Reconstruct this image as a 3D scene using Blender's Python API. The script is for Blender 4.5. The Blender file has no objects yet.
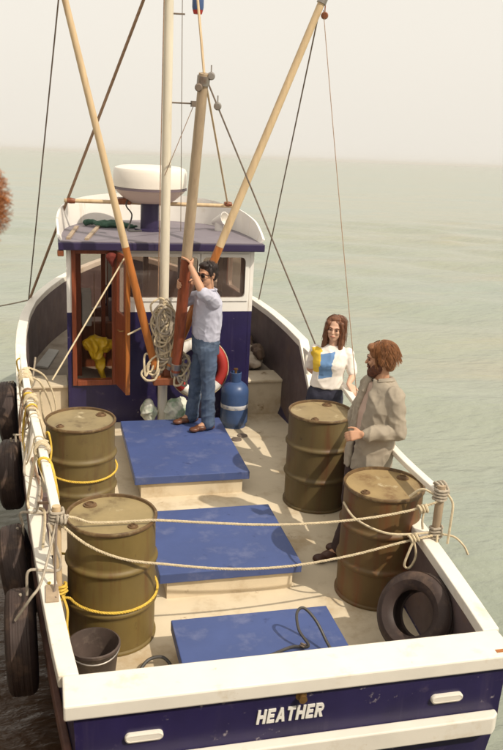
import bpy, bmesh, math, random
from mathutils import Vector, Matrix, noise
random.seed(7)
R = math.radians
V = Vector
scene = bpy.context.scene
COL = scene.collection

# ------------------------------------------------------------------ camera, sky, sun, exposure
# Everything on board is laid out in the boat's own frame (x starboard, y towards the bow, z up from the
# deck, metres); the boat floats a little by the stern, so that frame is pitched bow-up against the sea.
TRIM = Matrix.Rotation(R(2.82), 4, 'X')
SEA_Z = -0.62

cam_d = bpy.data.cameras.new('camera'); cam = bpy.data.objects.new('camera', cam_d); COL.objects.link(cam)
_yaw, _pit, _rol = R(14.37), R(17.28), R(2.86)
_f = V((math.sin(_yaw)*math.cos(_pit), math.cos(_yaw)*math.cos(_pit), -math.sin(_pit)))
_r = V((math.cos(_yaw), -math.sin(_yaw), 0)); _d = _f.cross(_r)
_ir = _r*math.cos(_rol) - _d*math.sin(_rol); _id = _r*math.sin(_rol) + _d*math.cos(_rol)
_m = Matrix((_ir, -_id, -_f)).transposed().to_4x4(); _m.translation = V((-1.235, -3.40, 3.373))
cam.matrix_world = TRIM @ _m
cam_d.sensor_fit = 'VERTICAL'; cam_d.sensor_height = 36; cam_d.lens = 838.8/750*36
cam_d.clip_start = 0.05; cam_d.clip_end = 60000
cam_d.dof.use_dof = True; cam_d.dof.focus_distance = 6.8; cam_d.dof.aperture_fstop = 5.0
scene.camera = cam

SUN_EL, SUN_DIR = R(46), V((0.63, -0.77, 0)).normalized()      # horizontal direction towards the sun
world = bpy.data.worlds.new('World'); scene.world = world; world.use_nodes = True
wn = world.node_tree.nodes; wl = world.node_tree.links; wn.clear()
sky = wn.new('ShaderNodeTexSky'); sky.sky_type = 'NISHITA'; sky.sun_disc = False
sky.sun_elevation = SUN_EL; sky.sun_rotation = math.atan2(SUN_DIR.x, SUN_DIR.y)
sky.air_density = 1.0; sky.dust_density = 7.0; sky.ozone_density = 1.0
hsv = wn.new('ShaderNodeHueSaturation'); hsv.inputs['Saturation'].default_value = 0.20
mixw = wn.new('ShaderNodeMix'); mixw.data_type = 'RGBA'; mixw.inputs[0].default_value = 0.84
mixw.inputs[7].default_value = (6.05, 5.68, 5.05, 1)              # bright warm summer haze veiling the sky
tint = wn.new('ShaderNodeMix'); tint.data_type = 'RGBA'; tint.blend_type = 'MULTIPLY'; tint.inputs[0].default_value = 1
tint.inputs[7].default_value = (1.0, 0.955, 0.87, 1)
bg = wn.new('ShaderNodeBackground'); bg.inputs[1].default_value = 0.142
wo = wn.new('ShaderNodeOutputWorld')
wl.new(sky.outputs[0], hsv.inputs['Color']); wl.new(hsv.outputs[0], tint.inputs[6]); wl.new(tint.outputs[2], mixw.inputs[6])
wl.new(mixw.outputs[2], bg.inputs[0]); wl.new(bg.outputs[0], wo.inputs[0])

sd = bpy.data.lights.new('sun', 'SUN'); sd.energy = 3.0; sd.angle = R(0.6); sd.color = (1.0, 0.90, 0.75)
sun = bpy.data.objects.new('sun', sd); COL.objects.link(sun)
_to = V((SUN_DIR.x*math.cos(SUN_EL), SUN_DIR.y*math.cos(SUN_EL), math.sin(SUN_EL)))
sun.rotation_euler = _to.to_track_quat('Z', 'Y').to_euler(); sun.location = (6, -8, 12)

scene.view_settings.view_transform = 'Standard'; scene.view_settings.look = 'None'
scene.view_settings.exposure = 0.25; scene.view_settings.gamma = 1.0

# ------------------------------------------------------------------ materials
def mat(name, col, rough=.6, var=.2, scale=4., bump=.0, bscale=60., metal=0., dirt=None, dirt_amt=.0, dirt_scale=3.,
        stretch=(1, 1, 1), spec=.4, detail=6., fold=0., fscale=5., streak=None, streak_amt=0., dirt2=None, dirt2_amt=0., dirt2_scale=9.):
    m = bpy.data.materials.new(name); m.use_nodes = True
    n = m.node_tree.nodes; l = m.node_tree.links
    b = n['Principled BSDF']; b.inputs['Roughness'].default_value = rough; b.inputs['Metallic'].default_value = metal
    b.inputs['Specular IOR Level'].default_value = spec
    tc = n.new('ShaderNodeTexCoord'); mp = n.new('ShaderNodeMapping'); mp.inputs['Scale'].default_value = stretch
    mp.inputs['Location'].default_value = [random.uniform(-9, 9) for _ in range(3)]
    l.new(tc.outputs['Object'], mp.inputs[0])
    def nz(s, d=detail, r=.6):
        t = n.new('ShaderNodeTexNoise'); t.inputs['Scale'].default_value = s; t.inputs['Detail'].default_value = d
        t.inputs['Roughness'].default_value = r; l.new(mp.outputs[0], t.inputs['Vector']); return t
    def mix(fac, a, bcol):
        x = n.new('ShaderNodeMix'); x.data_type = 'RGBA'
        l.new(fac, x.inputs[0])
        if isinstance(a, tuple): x.inputs[6].default_value = (*a, 1)
        else: l.new(a, x.inputs[6])
        x.inputs[7].default_value = (*bcol, 1); return x.outputs[2]
    def ramp(src, a, bb):
        r = n.new('ShaderNodeMapRange'); r.inputs[1].default_value = a; r.inputs[2].default_value = bb; r.clamp = True
        l.new(src, r.inputs[0]); return r.outputs[0]
    lo = tuple(c*(1-var) for c in col); hi = tuple(min(1, c*(1+var*.6)) for c in col)
    c = mix(ramp(nz(scale).outputs[0], .3, .7), hi, lo)
    if dirt:
        k = ramp(nz(dirt_scale, 9, .68).outputs[0], .62-dirt_amt*.5, .78-dirt_amt*.3); c = mix(k, c, dirt)
    if dirt2:
        k = ramp(nz(dirt2_scale, 8, .7).outputs[0], .64-dirt2_amt*.5, .72-dirt2_amt*.3); c = mix(k, c, dirt2)
    if streak:                                       # runs down the surface
        m3 = n.new('ShaderNodeMapping'); m3.inputs['Scale'].default_value = (11, 11, .8); m3.inputs['Location'].default_value = mp.inputs['Location'].default_value
        l.new(tc.outputs['Object'], m3.inputs[0]); t3 = n.new('ShaderNodeTexNoise'); t3.inputs['Scale'].default_value = 1.; t3.inputs['Detail'].default_value = 6; t3.inputs['Roughness'].default_value = .65
        l.new(m3.outputs[0], t3.inputs['Vector']); c = mix(ramp(t3.outputs[0], .60-streak_amt*.4, .82-streak_amt*.3), c, streak)
    l.new(c, b.inputs['Base Color'])
    rr = n.new('ShaderNodeMapRange'); rr.inputs[3].default_value = max(.03, rough-.12); rr.inputs[4].default_value = min(1, rough+.15)
    l.new(nz(scale*2.3).outputs[0], rr.inputs[0]); l.new(rr.outputs[0], b.inputs['Roughness'])
    if fold > 0:                                     # creases in cloth
        t = n.new('ShaderNodeTexNoise'); t.noise_type = 'RIDGED_MULTIFRACTAL'; t.inputs['Scale'].default_value = fscale; t.inputs['Detail'].default_value = 2.5
        t.inputs['Distortion'].default_value = .6; mp2 = n.new('ShaderNodeMapping'); mp2.inputs['Scale'].default_value = (1, 1, .55); mp2.inputs['Rotation'].default_value = (.5, .3, 0)
        l.new(tc.outputs['Object'], mp2.inputs[0]); l.new(mp2.outputs[0], t.inputs['Vector'])
        bm0 = n.new('ShaderNodeBump'); bm0.inputs['Strength'].default_value = .8; bm0.inputs['Distance'].default_value = fold
        l.new(t.outputs[0], bm0.inputs['Height']); l.new(bm0.outputs[0], b.inputs['Normal'])
    if bump > 0:
        bm = n.new('ShaderNodeBump'); bm.inputs['Strength'].default_value = .6; bm.inputs['Distance'].default_value = bump
        l.new(nz(bscale, 5).outputs[0], bm.inputs['Height']); l.new(bm.outputs[0], b.inputs['Normal'])
        if fold > 0: l.new(bm0.outputs[0], bm.inputs['Normal'])
    return m

M = {}
M['white'] = mat('white_paint', (.80, .75, .66), .42, .08, 3, .0006, 25, dirt=(.62, .52, .38), dirt_amt=.08, dirt_scale=3.5, dirt2=(.50, .36, .22), dirt2_amt=.01, dirt2_scale=9)
M['housewhite'] = mat('house_white_paint', (.80, .77, .72), .4, .06, 2, .0004, 20, dirt=(.6, .52, .42), dirt_amt=.08, streak=(.55, .42, .28), streak_amt=.02)
M['navy'] = mat('navy_paint', (.022, .016, .070), .34, .25, 3, .0008, 18, dirt=(.10, .075, .12), dirt_amt=.05, dirt_scale=5, dirt2=(.42, .37, .38), dirt2_amt=.0, dirt2_scale=11, streak=(.045, .034, .085), streak_amt=.1)
M['deck'] = mat('deck_paint', (.66, .56, .405), .7, .12, 2.2, .0012, 70, dirt=(.45, .33, .19), dirt_amt=.22, dirt_scale=2.2, dirt2=(.30, .20, .11), dirt2_amt=.02, dirt2_scale=5)
M['sidedeck'] = mat('side_deck_paint', (.34, .28, .22), .75, .2, 3, .001, 60, dirt=(.20, .15, .11), dirt_amt=.2)
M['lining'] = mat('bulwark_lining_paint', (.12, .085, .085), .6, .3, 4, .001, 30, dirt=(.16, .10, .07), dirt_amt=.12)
M['hatch'] = mat('blue_hatch_paint', (.060, .090, .235), .5, .16, 2.5, .0008, 40, dirt=(.13, .155, .29), dirt_amt=.17, dirt_scale=5, detail=10, dirt2=(.033, .05, .15), dirt2_amt=.06, dirt2_scale=7)
M['roof'] = mat('roof_paint', (.20, .175, .205), .55, .12, 3, .0006, 30, dirt=(.30, .25, .28), dirt_amt=.12)
M['roofedge'] = mat('roof_edge_paint', (.032, .022, .068), .4, .2, 4, 0)
M['cream_wood'] = mat('cream_spar_paint', (.58, .43, .255), .5, .15, 5, .0006, 40, stretch=(4, 4, .5), dirt=(.42, .28, .15), dirt_amt=.15)
M['mast'] = mat('mast_paint', (.66, .60, .48), .45, .1, 5, .0004, 40, stretch=(4, 4, .5), dirt=(.42, .33, .2), dirt_amt=.13)
M['grey_spar'] = mat('grey_spar_paint', (.40, .30, .20), .5, .2, 5, .0006, 40, stretch=(4, 4, .5), dirt=(.25, .17, .1), dirt_amt=.15)
M['orange_wood'] = mat('varnished_orange_wood', (.41, .14, .032), .32, .3, 6, .0005, 60, stretch=(6, 6, .6))
M['red_wood'] = mat('varnished_red_wood', (.235, .060, .026), .33, .35, 6, .0005, 60, stretch=(6, 6, .6))
M['brown_wood'] = mat('brown_door_wood', (.22, .07, .028), .4, .35, 6, .0006, 50, stretch=(6, 6, .7))
M['dark_inside'] = mat('dark_cabin_lining', (.26, .12, .085), .6, .4, 5, 0)
M['steel'] = mat('galvanised_steel', (.34, .31, .28), .45, .2, 9, 0, metal=.7, dirt=(.20, .09, .04), dirt_amt=.15)
M['wire'] = mat('tarred_wire', (.17, .13, .10), .6, .3, 9, 0)
M['brownrope'] = mat('brown_rope', (.30, .19, .12), .85, .3, 40, .001, 300)
M['rope'] = mat('cream_rope', (.58, .48, .32), .9, .25, 45, .0015, 260)
M['yellowrope'] = mat('yellow_rope', (.70, .47, .07), .7, .25, 45, .001, 260)
M['greyrope'] = mat('grey_rope', (.42, .36, .28), .9, .3, 40, .0015, 260)
M['tyre'] = mat('tyre_rubber', (.050, .031, .026), .62, .3, 6, .0015, 45, dirt=(.15, .095, .065), dirt_amt=.16, dirt_scale=4)
M['bucket'] = mat('black_bucket_rubber', (.085, .06, .05), .55, .3, 7, .001, 40, dirt=(.22, .17, .13), dirt_amt=.14, dirt_scale=5)
M['gas'] = mat('blue_gas_paint', (.045, .085, .20), .38, .2, 6, .0006, 30, dirt=(.10, .10, .16), dirt_amt=.15, dirt2=(.18, .09, .05), dirt2_amt=0)
M['gaslabel'] = mat('worn_white_label', (.50, .50, .52), .5, .25, 14, 0, dirt=(.10, .16, .34), dirt_amt=.25, dirt_scale=14)
M['brass'] = mat('dull_brass', (.38, .22, .08), .4, .3, 9, 0, metal=.8)
M['hose'] = mat('black_hose', (.06, .055, .05), .45, .2, 9, 0)
M['fibre'] = mat('white_radome', (.80, .74, .66), .35, .05, 2, 0)
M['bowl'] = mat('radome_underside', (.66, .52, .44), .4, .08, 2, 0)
M['band'] = mat('dark_band', (.16, .12, .14), .4, .2, 4, 0)
M['darkred'] = mat('dark_red_cloth', (.16, .028, .02), .85, .3, 8, .001, 60)
M['strake'] = mat('worn_brown_strake', (.16, .075, .055), .6, .3, 5, .001, 30, dirt=(.08, .04, .035), dirt_amt=.2)
M['green'] = mat('green_canvas', (.055, .12, .085), .85, .35, 8, .003, 30)
M['redpaint'] = mat('red_lifebuoy', (.36, .028, .022), .5, .2, 6, 0)
M['yellowoil'] = mat('yellow_oilskin', (.72, .46, .02), .35, .2, 6, .004, 18)
M['plastic'] = mat('white_plastic_bag', (.62, .62, .52), .4, .2, 7, .006, 20, dirt=(.10, .26, .12), dirt_amt=.30, dirt_scale=7)
M['canvas'] = mat('beige_canvas', (.50, .42, .33), .85, .25, 7, .004, 22)
M['board'] = mat('bleached_board', (.52, .50, .46), .7, .15, 5, .0006, 40)
M['concrete'] = mat('quay_concrete', (.30, .27, .23), .85, .3, 1.5, .004, 20, dirt=(.16, .13, .10), dirt_amt=.2)
M['skin'] = mat('skin', (.52, .28, .17), .5, .1, 9, 0)
M['skin_pale'] = mat('pale_skin', (.60, .36, .25), .5, .1, 9, 0)
M['lips'] = mat('lips', (.36, .12, .09), .5, .1, 9, 0)
M['eye'] = mat('dark_eye', (.06, .035, .03), .3, .1, 9, 0)
M['black_hair'] = mat('black_hair', (.022, .012, .010), .5, .4, 60, .006, 110, stretch=(1, 1, .3))
M['brown_hair'] = mat('brown_hair', (.175, .072, .035), .45, .5, 30, .006, 90, stretch=(1.5, 1.5, .18))
M['red_hair'] = mat('auburn_hair', (.26, .110, .042), .5, .45, 40, .007, 80, stretch=(1.4, 1.4, .5))
M['beard'] = mat('brown_beard', (.11, .035, .016), .6, .5, 60, .006, 110)
M['curls'] = mat('orange_brown_curls', (.36, .13, .035), .5, .4, 30, 0)
M['lens'] = mat('dark_lens', (.012, .008, .008), .15, .1, 5, 0)
M['shirt'] = mat('lavender_shirt_cloth', (.47, .47, .56), .85, .08, 12, .0006, 90, fold=.022, fscale=4.5, dirt=(.42, .38, .50), dirt_amt=.1)
M['jeans'] = mat('blue_denim', (.070, .102, .165), .9, .3, 9, .0005, 120, fold=.018, fscale=5, dirt=(.14, .185, .26), dirt_amt=.2, dirt_scale=6)
M['darkjeans'] = mat('dark_denim', (.030, .030, .050), .9, .3, 9, .0015, 90)
M['brown_shoe'] = mat('brown_shoe_leather', (.12, .045, .022), .4, .3, 9, 0)
M['boot'] = mat('brown_boot_leather', (.075, .03, .018), .5, .3, 9, 0)
M['jacket'] = mat('grey_beige_jacket_cloth', (.335, .285, .22), .9, .15, 9, .0008, 90, fold=.022, fscale=4.5, dirt=(.30, .25, .19), dirt_amt=.15)
M['trousers'] = mat('dark_brown_trousers', (.055, .032, .030), .9, .3, 9, .002, 60)
M['paleshirt'] = mat('pale_pink_shirt', (.50, .36, .29), .85, .1, 9, .001, 60)
M['coat'] = mat('brown_coat_cloth', (.14, .09, .06), .9, .2, 9, .002, 60)

def drum_mat(name, col, rust, amt):
    return mat(name, col, .52, .22, 3, .0012, 14, dirt=rust, dirt_amt=amt, dirt_scale=3.5, dirt2=(.06, .038, .022), dirt2_amt=.05, dirt2_scale=9, stretch=(1, 1, .6), streak=(rust[0]*1.15, rust[1]*.8, rust[2]*.7), streak_amt=amt+.05)
def lid_mat(name, col, dirt, amt):
    return mat(name, col, .55, .2, 5, .001, 20, dirt=dirt, dirt_amt=amt, dirt_scale=5, dirt2=(.50, .42, .27), dirt2_amt=.05, dirt2_scale=6)

M['rim'] = mat('worn_drum_rim', (.13, .075, .032), .5, .4, 9, .0006, 30, dirt=(.26, .19, .09), dirt_amt=.2, dirt_scale=12)
M['bung'] = mat('rusty_bung', (.17, .10, .05), .5, .4, 12, 0, metal=.4)
def glass_mat():
    m = bpy.data.materials.new('window_glass'); m.use_nodes = True
    n = m.node_tree.nodes; l = m.node_tree.links; n.clear()
    o = n.new('ShaderNodeOutputMaterial'); t = n.new('ShaderNodeBsdfTransparent'); t.inputs[0].default_value = (.86, .80, .76, 1)
    g = n.new('ShaderNodeBsdfGlossy'); g.inputs['Roughness'].default_value = .05
    lw = n.new('ShaderNodeLayerWeight'); pw = n.new('ShaderNodeMath'); pw.operation = 'POWER'; l.new(lw.outputs['Facing'], pw.inputs[0]); pw.inputs[1].default_value = 4.; f = n.new('ShaderNodeMapRange'); l.new(pw.outputs[0], f.inputs[0]); f.inputs[3].default_value = .045; f.inputs[4].default_value = .9; x = n.new('ShaderNodeMixShader'); df = n.new('ShaderNodeBsdfDiffuse'); df.inputs[0].default_value = (.42, .33, .30, 1); y = n.new('ShaderNodeMixShader'); y.inputs[0].default_value = .09
    l.new(t.outputs[0], y.inputs[1]); l.new(df.outputs[0], y.inputs[2])
    l.new(f.outputs[0], x.inputs[0]); l.new(y.outputs[0], x.inputs[1]); l.new(g.outputs[0], x.inputs[2]); l.new(x.outputs[0], o.inputs[0])
    return m
M['glass'] = glass_mat()

SHIRT_SIGN = -1
def tshirt_mat():
    # white T-shirt with a printed yellow panel on its right front and a blue panel beside it
    m = bpy.data.materials.new('printed_tshirt_cloth'); m.use_nodes = True
    n = m.node_tree.nodes; l = m.node_tree.links; b = n['Principled BSDF']; b.inputs['Roughness'].default_value = .85
    tc = n.new('ShaderNodeTexCoord'); mp = n.new('ShaderNodeMapping'); mp.vector_type = 'TEXTURE'
    l.new(tc.outputs['Object'], mp.inputs[0]); mp.inputs['Rotation'].default_value = (0, 0, GIRL_YAW)
    s = n.new('ShaderNodeSeparateXYZ'); l.new(mp.outputs[0], s.inputs[0])
    def math_(op, a, bb):
        k = n.new('ShaderNodeMath'); k.operation = op
        for i, q in enumerate((a, bb)):
            if isinstance(q, (int, float)): k.inputs[i].default_value = q
            else: l.new(q, k.inputs[i])
        return k.outputs[0]
    def band(src, a, bb): return math_('MULTIPLY', math_('GREATER_THAN', src, a), math_('LESS_THAN', src, bb))
    nz = n.new('ShaderNodeTexNoise'); nz.inputs['Scale'].default_value = 14; l.new(tc.outputs['Object'], nz.inputs[0])
    x = math_('SUBTRACT', math_('MULTIPLY', s.outputs[0], SHIRT_SIGN), math_('MULTIPLY', math_('SUBTRACT', nz.outputs[0], .5), .10)); y, z = s.outputs[1], s.outputs[2]
    front = math_('GREATER_THAN', y, .0)
    zz = math_('ADD', z, math_('MULTIPLY', x, -.25))
    blue = math_('MULTIPLY', front, math_('MULTIPLY', band(x, -.060, .070), band(zz, 1.06, 1.295)))
    yel = math_('MULTIPLY', front, math_('MULTIPLY', band(x, -.15, -.060), band(zz, 1.13, 1.36)))
    def mix(f, a, c):
        k = n.new('ShaderNodeMix'); k.data_type = 'RGBA'; l.new(f, k.inputs[0])
        if isinstance(a, tuple): k.inputs[6].default_value = (*a, 1)
        else: l.new(a, k.inputs[6])
        k.inputs[7].default_value = (*c, 1); return k.outputs[2]
    c = mix(blue, (.78, .72, .66), (.13, .25, .46)); c = mix(yel, c, (.70, .47, .04)); l.new(c, b.inputs['Base Color'])
    return m

# ------------------------------------------------------------------ mesh helpers
ABOARD = []                                              # top-level objects carried by the boat's trim
ORG = {}                                                 # origin of each root, boat frame

class MB:
    def __init__(s): s.v = []; s.f = []
    def add(s, vs, fs):
        o = len(s.v); s.v += [tuple(p) for p in vs]; s.f += [tuple(i+o for i in f) for f in fs]; return s
    def box(s, a, b):
        (x0, y0, z0), (x1, y1, z1) = a, b
        return s.add([(x0,y0,z0),(x1,y0,z0),(x1,y1,z0),(x0,y1,z0),(x0,y0,z1),(x1,y0,z1),(x1,y1,z1),(x0,y1,z1)],
                     [(0,3,2,1),(4,5,6,7),(0,1,5,4),(1,2,6,5),(2,3,7,6),(3,0,4,7)])
    def prism(s, poly, z0, z1):
        n = len(poly)
        return s.add([(x,y,z0) for x,y in poly]+[(x,y,z1) for x,y in poly],
                     [tuple(range(n-1,-1,-1)), tuple(range(n,2*n))]+[(i,(i+1)%n,n+(i+1)%n,n+i) for i in range(n)])
    def tube(s, pts, r, n=8, closed=False, caps=True):
        pts = [V(p) for p in pts]; k = len(pts)
        rs = r if isinstance(r, (list, tuple)) else [r]*k
        up = None; vs = []
        for i, p in enumerate(pts):
            if closed: t = pts[(i+1) % k]-pts[i-1]
            else: t = pts[min(i+1, k-1)]-pts[max(i-1, 0)]
            t = t.normalized() if t.length > 1e-9 else V((0,0,1))
            if up is None: up = V((0,0,1)) if abs(t.z) < .9 else V((1,0,0))
            a = up-t*up.dot(t)
            a = a.normalized() if a.length > 1e-6 else t.orthogonal().normalized()
            b = t.cross(a); up = a
            for j in range(n):
                th = 2*math.pi*j/n; vs.append(p+(a*math.cos(th)+b*math.sin(th))*rs[i])
        fs = []
        for i in range(k if closed else k-1):
            for j in range(n):
                i2 = (i+1) % k; fs.append((i*n+j, i*n+(j+1)%n, i2*n+(j+1)%n, i2*n+j))
        if caps and not closed: fs += [tuple(range(n-1,-1,-1)), tuple((k-1)*n+j for j in range(n))]
        return s.add(vs, fs)
    def lathe(s, prof, n=40, o=(0,0,0), axis=(0,0,1), capb=False, capt=False):
        ax = V(axis).normalized(); a = ax.orthogonal().normalized(); b = ax.cross(a); o = V(o)
        vs = [o+ax*z+(a*math.cos(2*math.pi*j/n)+b*math.sin(2*math.pi*j/n))*r for r, z in prof for j in range(n)]
        fs = [(i*n+j, i*n+(j+1)%n, (i+1)*n+(j+1)%n, (i+1)*n+j) for i in range(len(prof)-1) for j in range(n)]
        if capb: fs.append(tuple(range(n-1,-1,-1)))
        if capt: fs.append(tuple((len(prof)-1)*n+j for j in range(n)))
        return s.add(vs, fs)
    def sphere(s, c, r, n=12, rot=None):
        c = V(c); rr = V(r) if isinstance(r, (tuple, list, Vector)) else V((r, r, r))
        vs = []; h = max(4, n//2+1)
        for i in range(1, h):
            ph = math.pi*i/h
            for j in range(n):
                th = 2*math.pi*j/n
                q = V((rr.x*math.sin(ph)*math.cos(th), rr.y*math.sin(ph)*math.sin(th), rr.z*math.cos(ph)))
                vs.append(c+(rot @ q if rot else q))
        t = V((0,0,rr.z)); t = rot @ t if rot else t
        vs += [c+t, c-t]; T = len(vs)-2; B = T+1
        fs = [(i*n+j, (i+1)*n+j, (i+1)*n+(j+1)%n, i*n+(j+1)%n) for i in range(h-2) for j in range(n)]
        fs += [(T, j, (j+1)%n) for j in range(n)]+[(B, (h-2)*n+(j+1)%n, (h-2)*n+j) for j in range(n)]
        return s.add(vs, fs)
    def cone(s, p0, r0, p1, r1, n=12):
        """tapered limb: two balls and the frustum between them"""
        s.sphere(p0, r0, n); s.sphere(p1, r1, n); return s.tube([p0, p1], [r0, r1], n)
    def chain(s, pr, n=12):
        for (a, ra), (b, rb) in zip(pr, pr[1:]): s.cone(a, ra, b, rb, n)
        return s
    def loft(s, secs, n=24):
        """closed loft of ellipses: (centre, right, rx, fwd, ry)"""
        k = len(secs); vs = []
        for c, rt, rx, fw, ry in secs:
            c = V(c)
            for j in range(n):
                t = 2*math.pi*j/n; ct, st = math.cos(t), math.sin(t)
                e = .85
                vs.append(c+V(rt)*rx*math.copysign(abs(ct)**e, ct)+V(fw)*ry*math.copysign(abs(st)**e, st))
        fs = [(i*n+j, i*n+(j+1)%n, (i+1)*n+(j+1)%n, (i+1)*n+j) for i in range(k-1) for j in range(n)]
        fs += [tuple(range(n-1,-1,-1)), tuple((k-1)*n+j for j in range(n))]
        return s.add(vs, fs)

def smooth_path(pts, k=8, closed=False):
    pts = [V(p) for p in pts]; n = len(pts); out = []
    rng = range(n if closed else n-1)
    for i in rng:
        g = (lambda j: pts[j % n]) if closed else (lambda j: pts[max(0, min(n-1, j))])
        p0, p1, p2, p3 = g(i-1), g(i), g(i+1), g(i+2)
        for t in range(k):
            t /= k
            out.append(.5*((2*p1)+(p2-p0)*t+(2*p0-5*p1+4*p2-p3)*t*t+(3*p1-p0-3*p2+p3)*t**3))
    if not closed: out.append(pts[-1])
    return out

def finish(me, mats, smooth=True, angle=40):
    me.validate()
    bm = bmesh.new(); bm.from_mesh(me); bmesh.ops.recalc_face_normals(bm, faces=bm.faces)
    for e in bm.edges:
        e.smooth = not (len(e.link_faces) == 2 and e.calc_face_angle(0) > R(angle))
    for f in bm.faces: f.smooth = smooth
    bm.to_mesh(me); bm.free()
    me.materials.clear()
    for m in (mats if isinstance(mats, list) else [mats]): me.materials.append(m)

def root(name, label, cat, loc, group=None, aboard=True, kind=None):
    o = bpy.data.objects.new(name, None); COL.objects.link(o); o.empty_display_size = .1
    o.location = loc; ORG[o.name] = V(loc)
    if label: o['label'] = label; o['category'] = cat
    if group: o['group'] = group
    if kind: o['kind'] = kind
    if aboard: ABOARD.append(o)
    return o

def part(name, mb, m, parent=None, smooth=True, bevel=0, angle=40, org=None, keep_normals=False):
    """one mesh object; shape given in boat coordinates"""
    me = bpy.data.meshes.new(name); o0 = ORG[parent.name] if parent else V(org or (0,0,0))
    me.from_pydata([tuple(V(v)-o0) for v in mb.v], [], mb.f)
    finish(me, M[m] if isinstance(m, str) else m, smooth, angle)
    o = bpy.data.objects.new(name, me); COL.objects.link(o)
    if bevel:
        bv = o.modifiers.new('bevel', 'BEVEL'); bv.width = bevel; bv.segments = 2; bv.limit_method = 'ANGLE'; bv.angle_limit = R(35)
        bv.harden_normals = False
    if parent: o.parent = parent; ORG[o.name] = o0
    return o

def thing(name, label, cat, mb, m, org, group=None, aboard=True, **kw):
    o = part(name, mb, m, None, org=org, **kw); o.location = org; ORG[o.name] = V(org)
    o['label'] = label; o['category'] = cat
    if group: o['group'] = group
    if aboard: ABOARD.append(o)
    return o

_tex = {}
def folds(size, turb):
    k = ('m', size, turb)
    if k not in _tex:
        t = bpy.data.textures.new('creases', 'MARBLE'); t.noise_scale = size; t.turbulence = turb; t.noise_depth = 2; t.marble_type = 'SHARP'; t.noise_basis_2 = 'SIN'; _tex[k] = t
    return _tex[k]
def clouds(size):
    if size not in _tex:
        t = bpy.data.textures.new('folds', 'CLOUDS'); t.noise_scale = size; t.noise_depth = 2; _tex[size] = t
    return _tex[size]

def blob(name, mb, m, parent, voxel=.008, smooth=4, disp=None, org=None):
    """fuse overlapping shapes into one continuous skin"""
    me = bpy.data.meshes.new('tmp'); o0 = ORG[parent.name] if parent else V(org)
    me.from_pydata([tuple(V(v)-o0) for v in mb.v], [], mb.f); me.validate()
    bm = bmesh.new(); bm.from_mesh(me); bmesh.ops.recalc_face_normals(bm, faces=bm.faces); bm.to_mesh(me); bm.free()
    t = bpy.data.objects.new('tmp', me); COL.objects.link(t)
    rm = t.modifiers.new('r', 'REMESH'); rm.mode = 'VOXEL'; rm.voxel_size = voxel
    if disp:
        for size, st in disp:
            d = t.modifiers.new('d', 'DISPLACE'); d.texture = clouds(size) if size > 0 else folds(-size, 9); d.strength = st; d.mid_level = .5; d.texture_coords = 'LOCAL'
    if smooth:
        s = t.modifiers.new('s', 'SMOOTH'); s.factor = .5; s.iterations = smooth
    dg = bpy.context.evaluated_depsgraph_get(); ev = t.evaluated_get(dg)
    nm = bpy.data.meshes.new_from_object(ev); nm.name = name
    bpy.data.objects.remove(t); bpy.data.meshes.remove(me)
    nm.materials.clear(); nm.materials.append(M[m] if isinstance(m, str) else m)
    for p in nm.polygons: p.use_smooth = True
    o = bpy.data.objects.new(name, nm); COL.objects.link(o)
    if parent: o.parent = parent; ORG[o.name] = o0
    return o

def crease(o, sc, amp, sharp=3., rot=(0, 0, 0), sc2=None, amp2=0.):
    """press cloth folds into a finished garment"""
    from mathutils import Euler
    Rm = Euler(rot).to_matrix(); me = o.data; ns = [v.normal.copy() for v in me.vertices]
    for v, nn in zip(me.vertices, ns):
        p = Rm @ v.co; w = noise.noise_vector(p*4)*.05; q = p+w
        h = (1-abs(noise.noise(V((q.x*sc[0], q.y*sc[1], q.z*sc[2])))))**sharp-.35
        if sc2: h2 = (1-abs(noise.noise(V((q.x*sc2[0]+7, q.y*sc2[1], q.z*sc2[2])))))**sharp-.35
        else: h2 = 0
        v.co = v.co+nn*(h*amp+h2*amp2)
    me.update(); return o

def sag(a, b, drop, n=14):
    a, b = V(a), V(b); return [a.lerp(b, i/n)-V((0,0,drop*4*(i/n)*(1-i/n))) for i in range(n+1)]

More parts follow.
